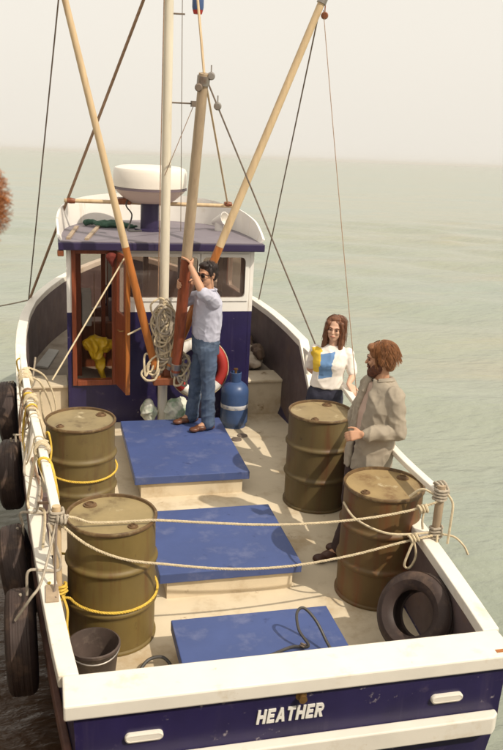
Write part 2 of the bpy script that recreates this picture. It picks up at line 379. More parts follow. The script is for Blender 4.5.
# ------------------------------------------------------------------ sea
def build_sea():
    N = 330; S = 9.0
    def coord(i): t = (i/N-.5)*2; return math.copysign(math.sinh(abs(t)*S)/math.sinh(S)*26000, t)*1.0
    # near spacing: blend linear with sinh so that waves close by are resolved
    def c2(i):
        t = (i/N-.5)*2; return t*45+math.copysign(26000*abs(t)**14, t)
    xs = [c2(i) for i in range(N+1)]; ys = [c2(i)+22 for i in range(N+1)]
    rnd = random.Random(3); waves = []
    for k in range(14):
        L = rnd.uniform(.9, 5.5); a = R(62)+rnd.gauss(0, .5); waves.append((2*math.pi/L*math.cos(a), 2*math.pi/L*math.sin(a), rnd.uniform(0, 6.28), .0085*L**.8, L))
    vs = []; fs = []
    for j in range(N+1):
        sy = abs(ys[min(j+1, N)]-ys[max(j-1, 0)])/2
        for i in range(N+1):
            sx = abs(xs[min(i+1, N)]-xs[max(i-1, 0)])/2; sp = max(sx, sy); x, y = xs[i], ys[j]; z = 0
            for kx, ky, ph, A, L in waves:
                if L > sp*3: z += A*min(1, (L/sp-3)/3)*math.sin(kx*x+ky*y+ph)
            vs.append((x, y, SEA_Z+z))
    for j in range(N):
        for i in range(N): fs.append((j*(N+1)+i, j*(N+1)+i+1, (j+1)*(N+1)+i+1, (j+1)*(N+1)+i))
    me = bpy.data.meshes.new('sea'); me.from_pydata(vs, [], fs)
    for p in me.polygons: p.use_smooth = True
    m = bpy.data.materials.new('turbid_sea_water'); m.use_nodes = True; n = m.node_tree.nodes; l = m.node_tree.links
    b = n['Principled BSDF']; b.inputs['IOR'].default_value = 1.33; b.inputs['Roughness'].default_value = .24
    tc = n.new('ShaderNodeTexCoord'); geo = tc.outputs['Object']
    def nz(sc, st, d=4, rot=0.):
        mp = n.new('ShaderNodeMapping'); mp.inputs['Scale'].default_value = st; mp.inputs['Rotation'].default_value = (0, 0, rot); l.new(geo, mp.inputs[0])
        t = n.new('ShaderNodeTexNoise'); t.inputs['Scale'].default_value = sc; t.inputs['Detail'].default_value = d; t.inputs['Roughness'].default_value = .55
        l.new(mp.outputs[0], t.inputs['Vector']); return t.outputs[0]
    def rmp(s, a, bb, c=0, d=1):
        r = n.new('ShaderNodeMapRange'); r.inputs[1].default_value = a; r.inputs[2].default_value = bb; r.inputs[3].default_value = c; r.inputs[4].default_value = d; l.new(s, r.inputs[0]); return r.outputs[0]
    def mix(f, a, c):
        k = n.new('ShaderNodeMix'); k.data_type = 'RGBA'; l.new(f, k.inputs[0])
        if isinstance(a, tuple): k.inputs[6].default_value = (*a, 1)
        else: l.new(a, k.inputs[6])
        k.inputs[7].default_value = (*c, 1); return k.outputs[2]
    c = mix(rmp(nz(.09, (.35, 1, 1), 5, R(-14)), .35, .68), (.268, .305, .255), (.305, .312, .235))
    c = mix(rmp(nz(.5, (.4, 1, 1), 5, R(-20)), .52, .75), c, (.325, .315, .235))
    # brown of the shaded turbid water between boat and quay, painted into the colour
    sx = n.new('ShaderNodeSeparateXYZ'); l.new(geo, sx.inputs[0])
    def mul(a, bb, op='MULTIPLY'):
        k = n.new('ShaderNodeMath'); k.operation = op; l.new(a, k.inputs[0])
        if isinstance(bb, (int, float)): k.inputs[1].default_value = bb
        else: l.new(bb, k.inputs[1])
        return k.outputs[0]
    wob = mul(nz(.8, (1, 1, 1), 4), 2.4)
    berth_shade = mul(rmp(mul(sx.outputs[1], wob, 'ADD'), 7.2, 4.6), rmp(sx.outputs[0], .4, -.6))
    c = mix(berth_shade, c, (.105, .058, .032)); l.new(c, b.inputs['Base Color'])
    b1 = n.new('ShaderNodeBump'); b1.inputs['Strength'].default_value = .55; b1.inputs['Distance'].default_value = .42
    l.new(nz(.75, (.5, 1, 1), 4, R(-24)), b1.inputs['Height'])
    b2 = n.new('ShaderNodeBump'); b2.inputs['Strength'].default_value = .75; b2.inputs['Distance'].default_value = .06
    l.new(nz(5.5, (.55, 1, 1), 5, R(-30)), b2.inputs['Height']); l.new(b1.outputs[0], b2.inputs['Normal']); l.new(b2.outputs[0], b.inputs['Normal'])
    me.materials.append(m)
    o = bpy.data.objects.new('sea', me); COL.objects.link(o); o['kind'] = 'structure'
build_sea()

# quay the photograph was taken from: behind the stern and along the boat's port side
q = MB().prism([(-30, -30), (6, -30), (6, -1.95), (-2.05, -1.95), (-2.05, 3.2), (-30, 3.2)], -3, 1.52)
qo = part('quay', q, 'concrete', None, smooth=False, bevel=.03); qo['kind'] = 'structure'

# ------------------------------------------------------------------ boat
boat = root('fishing_boat', 'white and navy fishing boat with wheelhouse, mast and the name HEATHER on its stern', 'fishing boat', (0, 0, 0))
ST = [(0.02, 1.19), (.5, 1.245), (.9, 1.285), (1.4, 1.33), (2.0, 1.375), (2.7, 1.415), (3.4, 1.455), (4.0, 1.49), (4.5, 1.515), (5.0, 1.53), (5.6, 1.53),
      (6.2, 1.50), (6.8, 1.43), (7.4, 1.29), (8.0, 1.10), (8.6, .84), (9.1, .57), (9.5, .32), (9.8, .08)]
def wid(y):
    for (a, wa), (b, wb) in zip(ST, ST[1:]):
        if a <= y <= b: return wa+(wb-wa)*(y-a)/(b-a)
    return ST[0][1] if y < ST[0][0] else ST[-1][1]
def top(y): return .66 if y <= 4.5 else (.66+.40*(y-4.5)/.5 if y < 5.0 else 1.06+.03*(y-5.0))
YS = [a for a, _ in ST]
# hull skin
mb = MB(); rings = []
for y in YS:
    w, t = wid(y), top(y)
    k = min(1, max(.0, (y-5)/4.8)); bow = 1-k*.55
    half = [(w-.035, t-.05), (w-.05, .22), ((w-.12)*(1-.25*k), -.15), ((w-.32)*(1-.5*k), -.55), (max(.03, (w-.75)*(1-.7*k)), -.92), (0, -1.05)]
    yy = [y, y, y-.02*k, y-.25*k, y-.5*k, y-.6*k]
    rings.append([(-x, b, z) for (x, z), b in zip(half, yy)]+[(x, b, z) for (x, z), b in reversed(list(zip(half, yy))[:-1])])
n = len(rings[0]); vs = [p for r_ in rings for p in r_]
fs = [(i*n+j, i*n+j+1, (i+1)*n+j+1, (i+1)*n+j) for i in range(len(rings)-1) for j in range(n-1)]
fs.append(tuple(range(n))); fs.append(tuple((len(rings)-1)*n+j for j in range(n)))
mb.add(vs, fs); part('hull', mb, 'navy', boat, angle=30)

def strip(o_in, o_out, z0f, z1f, side, ys):
    """bar that follows the sheer: inner/outer offsets from the hull line"""
    m_ = MB(); v = []
    for y in ys:
        w = wid(y)
        for x, z in ((w-o_in, z0f(y)), (w-o_out, z0f(y)), (w-o_out, z1f(y)), (w-o_in, z1f(y))): v.append((side*max(x, .004), y, z))
    f = [(i*4+j, i*4+(j+1)%4, (i+1)*4+(j+1)%4, (i+1)*4+j) for i in range(len(ys)-1) for j in range(4)]
    f += [(0, 1, 2, 3), tuple((len(ys)-1)*4+j for j in (3, 2, 1, 0))]
    return m_.add(v, f)
def subdiv(a, b, st=.25):
    k = max(2, int((b-a)/st)); l_ = [a+(b-a)*i/k for i in range(k+1)]
    return sorted(set(l_+[y for y in (4.5, 5.0) if a < y < b]))
for s_ in (-1, 1):
    part('cap_rail', strip(.098, -.005, lambda y: top(y)-.075, top, s_, subdiv(.2365, 9.78)), 'white', boat, smooth=False, bevel=.008)
    part('rubbing_strake', strip(.045, .006, lambda y: .20, lambda y: .29, s_, subdiv(.08, 8.6)), 'strake', boat, smooth=False, bevel=.01)
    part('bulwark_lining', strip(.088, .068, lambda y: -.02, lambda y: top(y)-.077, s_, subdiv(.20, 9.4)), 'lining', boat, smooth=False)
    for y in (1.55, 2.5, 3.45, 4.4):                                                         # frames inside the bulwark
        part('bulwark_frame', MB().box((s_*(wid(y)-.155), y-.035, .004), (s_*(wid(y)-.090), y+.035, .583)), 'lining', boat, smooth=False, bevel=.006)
part('transom_cap', MB().box((-1.2, -.005, .575), (1.2, .235, .66)), 'white', boat, smooth=False, bevel=.010)
part('cap_patch', MB().box((1.09, .03, .6605), (1.185, .055, .663)), 'orange_wood', boat, smooth=False)
for x_, y_ in ((.74, 4.83), (.83, 4.93)): part('ring_bolt', MB().lathe([(0, .014), (.03, .014), (.055, .008), (.06, .0)], 18, (x_, y_, .0005)), 'wire', boat)
part('cap_patch', MB().box((-1.275, .90, .6605), (-1.20, 1.08, .672)), 'grey_spar', boat, smooth=False, bevel=.003)
part('transom_lining', MB().box((-1.13, .19, -.02), (1.13, .212, .574)), 'lining', boat, smooth=False)
part('rub_rail', MB().prism([(-1.10, -.05), (1.08, -.05), (1.12, -.015), (1.12, .019), (-1.14, .019), (-1.14, -.015)], .195, .305), 'white', boat, smooth=False, bevel=.008)
for x0, x1 in ((-.91, -.72), (.72, .905)):
    r_ = .026; pill = []
    for i in range(13):
        a = -math.pi/2+math.pi*i/12; pill.append((x1-r_+r_*math.cos(a), .424+r_*math.sin(a)))
    for i in range(13):
        a = math.pi/2+math.pi*i/12; pill.append((x0+r_+r_*math.cos(a), .424+r_*math.sin(a)))
    mbp = MB(); k = len(pill)
    cx, cz = (x0+x1)/2, .424
    inn = [(cx+(x-cx)*.93, cz+(z-cz)*.62) for x, z in pill]
    mbp.add([(x, .004, z) for x, z in pill]+[(x, -.001, z) for x, z in inn]+[(x, .001, z) for x, z in inn]+[(x, .03, z) for x, z in pill],
            [(i, (i+1)%k, k+(i+1)%k, k+i) for i in range(k)]+[(k+i, k+(i+1)%k, 2*k+(i+1)%k, 2*k+i) for i in range(k)]+[tuple(range(2*k, 3*k))]+[(i, 3*k+i, 3*k+(i+1)%k, (i+1)%k) for i in range(k)])
    part('scupper', mbp, 'white', boat, angle=60)
mbe = MB().lathe([(.0, -.012), (.030, -.012), (.030, .0), (.014, .004), (.012, .02), (.022, .026), (.022, .036), (0, .038)], 16, (-.012, .018, .546), (0, -1, 0))
part('eye_bolt', mbe, 'brass', boat)
# ship's name
def rect(a, b, c, d): return [(a, c), (b, c), (b, d), (a, d)]
_bowl = [[(.46+r_*math.cos(R(t)), .7+r_*math.sin(R(t))) for r_, t in ((.1, a), (.3, a), (.3, a+15), (.1, a+15))] for a in range(-90, 90, 15)]
_E = [rect(0, .24, 0, 1), rect(.24, .66, 0, .2), rect(.24, .60, .4, .6), rect(.24, .66, .8, 1)]
GLYPH = {'H': (.78, [rect(0, .24, 0, 1), rect(.54, .78, 0, 1), rect(.24, .54, .38, .6)]), 'E': (.66, _E), 'T': (.72, [rect(0, .72, .79, 1), rect(.24, .48, 0, .79)]),
         'A': (.82, [[(0, 0), (.24, 0), (.295, .2), (.35, .38), (.41, .72), (.41, 1), (.28, 1)], [(.82, 0), (.54, 1), (.41, 1), (.41, .72), (.47, .38), (.525, .2), (.58, 0)], [(.295, .2), (.525, .2), (.47, .38), (.35, .38)]]),
         'R': (.78, [rect(0, .24, 0, 1), rect(.24, .46, .8, 1), rect(.24, .46, .4, .6)]+_bowl+[[(.50, 0), (.78, 0), (.56, .4), (.30, .4)]])}
_tot = sum(GLYPH[c][0]+.13 for c in 'HEATHER')-.13; _sx = .365/(_tot+.15); _x = 0; m_ = MB()
for c in 'HEATHER':
    wd, polys = GLYPH[c]
    for pl in polys:
        k = len(pl); q_ = [(-.245+(_x+x+.15*z)*_sx, .405+.083*z) for x, z in pl]
        m_.add([(x, .0125, z) for x, z in q_]+[(x, .0185, z) for x, z in q_], [tuple(range(k)), tuple(range(2*k-1, k-1, -1))]+[(i, k+i, k+(i+1)%k, (i+1)%k) for i in range(k)])
    _x += wd+.13
to = part('name_lettering', m_, 'housewhite', boat, smooth=False); to['label'] = 'white block letters reading HEATHER'

# decks
def deckpoly(y0, y1, off=.078):
    ys = subdiv(y0, y1); return [(wid(y)-off, y) for y in ys]+[(-(wid(y)-off), y) for y in reversed(ys)]
part('deck', MB().prism(deckpoly(.2, 5.62), -.03, 0), 'deck', boat, smooth=False)
part('foredeck', MB().prism(deckpoly(5.62, 9.3), .36, .40), 'sidedeck', boat, smooth=False)
for s_ in (-1, 1):
    a, b = sorted((s_*1.012, s_*(wid(5.6)-.090)))
    part('step_riser', MB().box((a, 5.595, .0), (b, 5.618, .397)), 'deck', boat, smooth=False)
    part('step_tread', MB().box((a, 5.56, .4005), (b, 5.95, .43)), 'deck', boat, smooth=False, bevel=.006)
# hatch coamings with a dark side
HX0, HX1 = -.495, .565
for y0, y1 in ((3.507, 4.95), (1.835, 2.83), (.62, 1.273)):
    m_ = MB(); i = .06
    m_.box((HX0+i, y0+.03, 0), (HX1-i, y0+.07, .1415)); m_.box((HX0+i, y1-.07, 0), (HX1-i, y1-.03, .1415))
    m_.box((HX0+i, y0+.0702, 0), (HX0+i+.04, y1-.0702, .1415)); m_.box((HX1-i-.04, y0+.0702, 0), (HX1-i, y1-.0702, .1415))
    part('hatch_coaming', m_, 'deck', boat, smooth=False)
# handrails
HR = {1: [(1.405, 4.68, 1.05), (1.465, 3.80, .985), (1.415, 3.1, .965), (1.345, 2.1, .955), (1.325, 1.32, .985)],
      -1: [(-1.455, 4.6, 1.06), (-1.405, 3.75, 1.02), (-1.34, 3.0, 1.0), (-1.265, 2.17, 1.0), (-1.20, 1.34, 1.0)]}
for s_ in (-1, 1):
    P = HR[s_]
    path = smooth_path(P, 6); m_ = MB(); v = []
    for p in path:
        for dx, dz in ((-.03, -.022), (.03, -.022), (.03, .022), (-.03, .022)): v.append(p+V((dx, 0, dz)))
    k = len(path)
    m_.add(v, [(i*4+j, i*4+(j+1)%4, (i+1)*4+(j+1)%4, (i+1)*4+j) for i in range(k-1) for j in range(4)]+[(3, 2, 1, 0), tuple((k-1)*4+j for j in range(4))])
    part('handrail', m_, 'white', boat, smooth=False, bevel=.008)
    for p in (P[0], P[2]):
        b = V((s_*(wid(p[1])-.05), p[1]-.02, .655)); t = V(p)-V((0, 0, .023))
        part('handrail_post', MB().tube([b, t], [.026, .024], 10), 'white', boat)
part('handrail_post', MB().tube([(1.325, 1.30, .62), (1.328, 1.30, 1.05)], .030, 10), 'grey_spar', boat)
part('handrail_post', MB().tube([(-1.20, 1.32, .30), (-1.20, 1.32, 1.06)], .026, 10), 'cream_wood', boat)

# wheelhouse
house = root('wheelhouse', None, None, (0, 0, 0), aboard=False); house.parent = boat
def wall(m_, a, b, z0, z1, t, holes, inset=0.):
    """upright panel from a to b (xy), outside on the right-hand side of a->b, with rectangular holes (u0,u1,z0,z1)"""
    a, b = V((*a, 0)), V((*b, 0)); d = (b-a); Ln = d.length; d.normalize(); nrm = V((d.y, -d.x, 0))
    us = sorted({0, Ln, *[min(max(h[0], 0), Ln) for h in holes], *[min(max(h[1], 0), Ln) for h in holes]})
    zs = sorted({z0, z1, *[min(max(h[2], z0), z1) for h in holes], *[min(max(h[3], z0), z1) for h in holes]})
    cell = {}
    def solid(i, j):
        if not (0 <= i < len(us)-1 and 0 <= j < len(zs)-1): return False
        u, z = (us[i]+us[i+1])/2, (zs[j]+zs[j+1])/2
        return not any(h[0] < u < h[1] and h[2] < z < h[3] for h in holes)
    idx = {}; vs = []
    def vid(i, j, k):
        if (i, j, k) not in idx:
            p = a+d*us[i]-nrm*(inset+(t if k else 0)); idx[(i, j, k)] = len(vs); vs.append((p.x, p.y, zs[j]))
        return idx[(i, j, k)]
    fs = []
    for i in range(len(us)-1):
        for j in range(len(zs)-1):
            if not solid(i, j): continue
            fs.append((vid(i,j,0), vid(i+1,j,0), vid(i+1,j+1,0), vid(i,j+1,0))); fs.append((vid(i,j,1), vid(i,j+1,1), vid(i+1,j+1,1), vid(i+1,j,1)))
            if not solid(i-1, j): fs.append((vid(i,j,0), vid(i,j+1,0), vid(i,j+1,1), vid(i,j,1)))
            if not solid(i+1, j): fs.append((vid(i+1,j,0), vid(i+1,j,1), vid(i+1,j+1,1), vid(i+1,j+1,0)))
            if not solid(i, j-1): fs.append((vid(i,j,0), vid(i,j,1), vid(i+1,j,1), vid(i+1,j,0)))
            if not solid(i, j+1): fs.append((vid(i,j+1,0), vid(i+1,j+1,0), vid(i+1,j+1,1), vid(i,j+1,1)))
    return m_.add(vs, fs)
YA = 5.5
# panel list: start, end, holes in (u0,u1,z0,z1)
W0 = -1.01
door = (.085, .485, .50, 1.90); winA = (-.36-W0, .385-W0, 1.42, 1.87); winB = (.44-W0, .915-W0, 1.42, 1.87)
panels = [((-1.01, YA), (1.01, YA), [door, winA, winB]),
          ((1.01, YA), (.93, 6.6), [(.30, .85, 1.40, 1.85)]),
          ((.93, 6.6), (.46, 7.05), [(.08, .57, 1.0, 1.86)]),
          ((.46, 7.05), (-.46, 7.05), [(.05, .43, 1.0, 1.86), (.49, .87, 1.0, 1.86)]),
          ((-.46, 7.05), (-.93, 6.6), [(.08, .57, 1.0, 1.86)]),
          ((-.93, 6.6), (-1.01, YA), [(.25, .80, 1.40, 1.85)])]
ZS = 1.265
for a, b, hs in panels:
    part('upper_wall', wall(MB(), a, b, ZS, 1.95, .04, hs), 'housewhite', house, smooth=False)
    part('lower_wall', wall(MB(), a, b, .0, ZS-.0005, .0385, [h for h in hs if h[2] < ZS]), 'navy', house, smooth=False)
    _d2 = (V(b)-V(a)).normalized()*.07; part('wall_lining', wall(MB(), tuple(V(a)+_d2), tuple(V(b)-_d2), .32, 1.945, .012, [(h[0]-.07, h[1]-.07, h[2], h[3]) for h in hs], inset=.044), 'dark_inside', house, smooth=False)
def ring_frame(a, b, h, r=.05, wdt=.035, proud=.012):
    """window trim: rectangle outside, rounded inside"""
    a, b = V((*a, 0)), V((*b, 0)); d = (b-a).normalized(); nrm = V((d.y, -d.x, 0))
    u0, u1, z0, z1 = h; N = 6; inner = []; outer = []
    for (cu, cz, s0) in ((u1-r, z1-r, 0), (u0+r, z1-r, 90), (u0+r, z0+r, 180), (u1-r, z0+r, 270)):
        for i in range(N+1):
            t = R(s0+90*i/N); inner.append((cu+r*math.cos(t), cz+r*math.sin(t)))
            ou = u1+wdt if math.cos(R(s0+45)) > 0 else u0-wdt; oz = z1+wdt if math.sin(R(s0+45)) > 0 else z0-wdt
            outer.append((ou, oz))
    k = len(inner)
    def P(u, z, o): p = a+d*u+nrm*o; return (p.x, p.y, z)
    m_ = MB()
    m_.add([P(u, z, proud) for u, z in inner]+[P(u, z, proud) for u, z in outer]+[P(u, z, -.03) for u, z in inner]+[P(u, z, .0005) for u, z in outer],
           [(i, (i+1)%k, k+(i+1)%k, k+i) for i in range(k)]+[(i, 2*k+i, 2*k+(i+1)%k, (i+1)%k) for i in range(k)]+[(k+i, k+(i+1)%k, 3*k+(i+1)%k, 3*k+i) for i in range(k)])
    return m_
for pi, (a, b, hs) in enumerate(panels):
    for h in hs:
        if h is door: continue
        part('window_frame', ring_frame(a, b, h), 'housewhite', house, angle=30)
        A, B = V((*a, 0)), V((*b, 0)); d = (B-A).normalized(); nn = V((d.y, -d.x, 0)); p0, p1 = A+d*h[0]-nn*.02, A+d*h[1]-nn*.02
        m_ = MB(); q_ = nn*.004
        m_.add([(*p0.xy, h[2]), (*p1.xy, h[2]), (*p1.xy, h[3]), (*p0.xy, h[3]), (*(p0-q_).xy, h[2]), (*(p1-q_).xy, h[2]), (*(p1-q_).xy, h[3]), (*(p0-q_).xy, h[3])],
               [(0,1,2,3), (7,6,5,4), (0,4,5,1), (1,5,6,2), (2,6,7,3), (3,7,4,0)])
        part('window_pane', m_, 'glass', house, smooth=False)
# interior
part('cabin_floor', MB().prism([(-.95, 5.56), (.95, 5.56), (.87, 6.55), (.42, 6.98), (-.42, 6.98), (-.87, 6.55)], .28, .318), 'dark_inside', house, smooth=False)
part('console', MB().box((-.85, 6.35, .33), (.85, 6.62, .95)), 'brown_wood', house, smooth=False, bevel=.02)
part('cabin_seat', MB().box((-.15, 5.75, .33), (.6, 6.1, .85)), 'brown_wood', house, smooth=False, bevel=.02)
part('cabin_post', MB().box((-.90, 6.0, .33), (-.84, 6.06, 1.94)), 'red_wood', house, smooth=False, bevel=.006)
part('cabin_post', MB().box((-.60, 6.28, .33), (-.55, 6.33, 1.94)), 'red_wood', house, smooth=False, bevel=.006)
part('cabin_locker', MB().box((-.83, 6.1, .96), (-.72, 6.34, 1.36)), 'board', house, smooth=False, bevel=.01)
part('instrument_box', MB().box((-.50, 6.36, .951), (-.2, 6.56, 1.2)), 'band', house, smooth=False, bevel=.015)
part('cabin_partition', MB().box((-.46, 5.6, .33), (-.43, 5.95, 1.9)), 'brown_wood', house, smooth=False)
mb_ = MB()
dx0, dx1 = W0+door[0], W0+door[1]
mb_.box((dx0-.035, YA-.022, door[2]-.05), (dx0+.012, YA+.05, 1.945)); mb_.box((dx1-.012, YA-.022, door[2]-.05), (dx1+.035, YA+.05, 1.945))
mb_.box((dx0+.0125, YA-.03, door[2]-.05), (dx1-.0125, YA+.06, door[2]+.01)); mb_.box((dx0+.0125, YA-.018, 1.895), (dx1-.0125, YA+.05, 1.945))
part('door_frame', mb_, 'red_wood', house, smooth=False, bevel=.005)
# open door leaf, swung aft
hin = V((dx1+.015, YA-.03, 0)); fe = V((-.43, 5.08, 0)); du = (fe-hin); Lw = du.length; du.normalize()
leaf = MB()
wall(leaf, (hin.x, hin.y), (fe.x, fe.y), .47, 1.93, .034, [(.07, Lw-.07, 1.30, 1.84)])
dl = part('door', leaf, 'red_wood', house, smooth=False, bevel=.004)
m_ = MB(); nn = V((du.y, -du.x, 0)); a_ = fe+du*.001
m_.add([tuple((a_+nn*.004).xy)+(.468,), tuple((a_+nn*.004+du*.028).xy)+(.468,), tuple((a_-nn*.040+du*.028).xy)+(.468,), tuple((a_-nn*.040).xy)+(.468,),
        tuple((a_+nn*.004).xy)+(1.95,), tuple((a_+nn*.004+du*.028).xy)+(1.95,), tuple((a_-nn*.040+du*.028).xy)+(1.95,), tuple((a_-nn*.040).xy)+(1.95,)],
       [(0,3,2,1), (4,5,6,7), (0,1,5,4), (1,2,6,5), (2,3,7,6), (3,0,4,7)])
part('door_edge', m_, 'orange_wood', house, smooth=False, bevel=.003)
m_ = MB(); g0, g1 = hin+du*.07-nn*.015, hin+du*(Lw-.07)-nn*.015
m_.add([(*g0.xy, 1.30), (*g1.xy, 1.30), (*g1.xy, 1.84), (*g0.xy, 1.84), (*(g0-nn*.004).xy, 1.30), (*(g1-nn*.004).xy, 1.30), (*(g1-nn*.004).xy, 1.84), (*(g0-nn*.004).xy, 1.84)],
       [(0,1,2,3), (7,6,5,4), (0,4,5,1), (1,5,6,2), (2,6,7,3), (3,7,4,0)])
part('door_pane', m_, 'glass', house, smooth=False)
part('door_handle', MB().tube([fe-du*.05+nn*.005+V((0,0,1.15)), fe-du*.05+nn*.05+V((0,0,1.15)), fe-du*.12+nn*.05+V((0,0,1.15))], .008, 8), 'brass', house)
# roof
RP = [(1.09, 5.36), (1.085, 5.9), (1.0, 6.45), (.78, 6.92), (.45, 7.18), (.0, 7.26)]
poly = RP+[(-x, y) for x, y in reversed(RP[:-1])]
part('roof_edge', MB().prism(poly, 1.951, 2.03), 'roofedge', house, smooth=False, bevel=.008)
ins = [(x*.985, 5.375 if y < 5.4 else y*.999) for x, y in poly]
part('roof_top', MB().prism(ins, 2.0305, 2.040), 'roof', house, smooth=False)
RT = [(1.075, 5.42, .035), (1.075, 5.62, .12), (1.07, 5.9, .19), (1.0, 6.42, .25), (.79, 6.88, .29), (.46, 7.14, .315), (.0, 7.22, .325)]
RT2 = smooth_path([(x, y, h) for x, y, h in RT]+[(-x, y, h) for x, y, h in reversed(RT[:-1])], 5)
v = []
for p in RT2:
    c = V((p.x, p.y-6.0)); o_ = c.normalized()
    for off, z in ((0, 2.0405), (.022, 2.0405), (.055, 2.04+p.z), (.030, 2.045+p.z)):
        v.append((p.x-.018*o_.x+off*o_.x-.012*o_.x, p.y-.018*o_.y+off*o_.y-.012*o_.y, z))
k = len(RT2)
part('roof_parapet', MB().add(v, [(i*4+j, i*4+(j+1)%4, (i+1)*4+(j+1)%4, (i+1)*4+j) for i in range(k-1) for j in range(4)]+[(0,1,2,3), tuple((k-1)*4+j for j in (3,2,1,0))]), 'housewhite', house)
for a, b in (((-.985, 5.5), (-.86, 6.42)), ((-.80, 5.46), (-.60, 6.55))):
    a, b = V((*a, 0)), V((*b, 0)); nn = V((-(b-a).y, (b-a).x, 0)).normalized()*.02
    part('roof_batten', MB().add([(*(a-nn).xy, 2.0402), (*(a+nn).xy, 2.0402), (*(b+nn).xy, 2.0402), (*(b-nn).xy, 2.0402), (*(a-nn).xy, 2.062), (*(a+nn).xy, 2.062), (*(b+nn).xy, 2.062), (*(b-nn).xy, 2.062)],
         [(0,3,2,1), (4,5,6,7), (0,1,5,4), (1,2,6,5), (2,3,7,6), (3,0,4,7)]), 'grey_spar', house, smooth=False)
# small white cowl on the roof
m_ = MB(); m_.lathe([(.05, 0), (.05, .06), (.045, .10)], 16, (.78, 6.36, 2.0402), capb=True); m_.lathe([(.03, -.10), (.05, -.02), (.075, .08), (.082, .10), (.07, .095), (.0, -.04)], 16, (.78, 6.36, 2.16), (.55, -.7, .3))
part('roof_vent', m_, 'housewhite', house)
# brackets
part('roof_lamp', MB().box((-1.10, 5.37, 1.885), (-1.035, 5.44, 1.949)), 'brown_wood', house, smooth=False, bevel=.01)

# radar
radar = root('radar', None, None, (0, 0, 0), aboard=False); radar.parent = boat
rc = (-.045, 6.3)
part('pedestal', MB().lathe([(.17, 2.0402), (.17, 2.06), (.105, 2.065), (.105, 2.36)], 24, (*rc, 0)), 'roofedge', radar)
part('bowl', MB().lathe([(.0, 2.355), (.235, 2.36), (.285, 2.39), (.375, 2.47), (.405, 2.505)], 48, (*rc, 0)), 'bowl', radar)
part('seam_band', MB().lathe([(.40, 2.505), (.418, 2.506), (.418, 2.528), (.40, 2.529)], 48, (*rc, 0)), 'band', radar)
part('dome', MB().lathe([(.402, 2.5285), (.412, 2.535), (.415, 2.60), (.412, 2.70), (.395, 2.735), (.35, 2.752), (.2, 2.762), (.0, 2.766)], 48, (*rc, 0)), 'fibre', radar)
part('cable', MB().tube(smooth_path([(-.30, 6.2, 2.40), (-.33, 6.12, 2.33), (-.27, 6.1, 2.24), (-.29, 6.12, 2.13), (-.31, 6.1, 2.06), (-.2, 6.15, 2.05), (-.1, 6.2, 2.05)], 6), .009, 6), 'hose', radar)
part('support_bar', MB().tube([(-1.0, 6.3, 2.355), (.93, 6.3, 2.335)], .022, 10), 'cream_wood', radar)
part('bracket', MB().box((-.42, 6.2, 2.33), (-.26, 6.4, 2.40)), 'brown_wood', radar, smooth=False, bevel=.02)
for x in (-.93, .86):
    part('lashing', MB().tube([(x-.04, 6.3, 2.355), (x, 6.3, 2.355), (x+.05, 6.3, 2.35)], [.026, .034, .026], 10), 'brown_wood', radar)

# mast and booms
part('mast', MB().tube([(-.03, 5.13, .0), (-.03, 5.13, 3), (-.03, 5.13, 7.0)], [.052, .047, .042], 20), 'mast', boat)
part('mast_step', MB().box((-.2, 4.98, 0.001), (.14, 5.28, .10)), 'deck', boat, smooth=False, bevel=.01)
def spar(name, a, b, cut, r0, r1, mlo, mup):
    a, b = V(a), V(b); c = a.lerp(b, cut); rm = r0+(r1-r0)*cut
    o = root(name, None, None, (0, 0, 0), aboard=False); o.parent = boat
    part('lower_spar', MB().tube([a, a.lerp(c, .5), c], [r0*.9, r0, rm], 18), mlo, o); part('upper_spar', MB().tube([c+(b-a).normalized()*.0015, b], [rm*.985, r1], 18), mup, o)
    d = (b-a).normalized()
    part('end_fitting', MB().tube([b-d*.10, b-d*.02], [r1+.012, r1+.012], 14), 'steel', o)
    part('heel_fitting', MB().tube([a-d*.04, a+d*.10], [r0*.7, r0+.008], 14), 'steel', o)
    return o
spar('port_boom', (-.115, 4.93, .70), (-1.045, 4.9, 4.47), .36, .042, .029, 'orange_wood', 'cream_wood')
spar('starboard_boom', (.015, 4.93, .82), (1.43, 4.9, 4.50), .34, .045, .035, 'orange_wood', 'cream_wood')
spar('derrick_boom', (.07, 4.87, .78), (.165, 4.26, 3.69), .42, .058, .046, 'red_wood', 'grey_spar')
part('gooseneck', MB().box((-.16, 4.88, .62), (.16, 5.08, .70)).box((-.05, 4.94, .7002), (.06, 5.0, .80)), 'brown_wood', boat, smooth=False, bevel=.01)
# masthead bits
part('mast_bracket', MB().tube([(-.0, 5.12, 3.44), (.24, 5.1, 3.44)], .008, 6).box((.2, 5.06, 3.41), (.255, 5.14, 3.465)), 'wire', boat, smooth=False)
part('mast_bracket', MB().tube([(-.0, 5.12, 4.24), (.12, 5.1, 4.24)], .008, 6), 'wire', boat)
m_ = MB().lathe([(.0, 4.285), (.05, 4.285), (.055, 4.31), (.055, 4.5), (.03, 4.53), (0, 4.54)], 18, (.241, 5.1, 0))
part('mast_lamp', m_, 'gas', boat); part('lamp_base', MB().lathe([(.0, 4.25), (.04, 4.25), (.05, 4.284), (0, 4.284)], 18, (.241, 5.1, 0)), 'redpaint', boat)
part('lamp_arm', MB().tube([(-.02, 5.13, 4.55), (.241, 5.1, 4.55)], .012, 8), 'steel', boat)
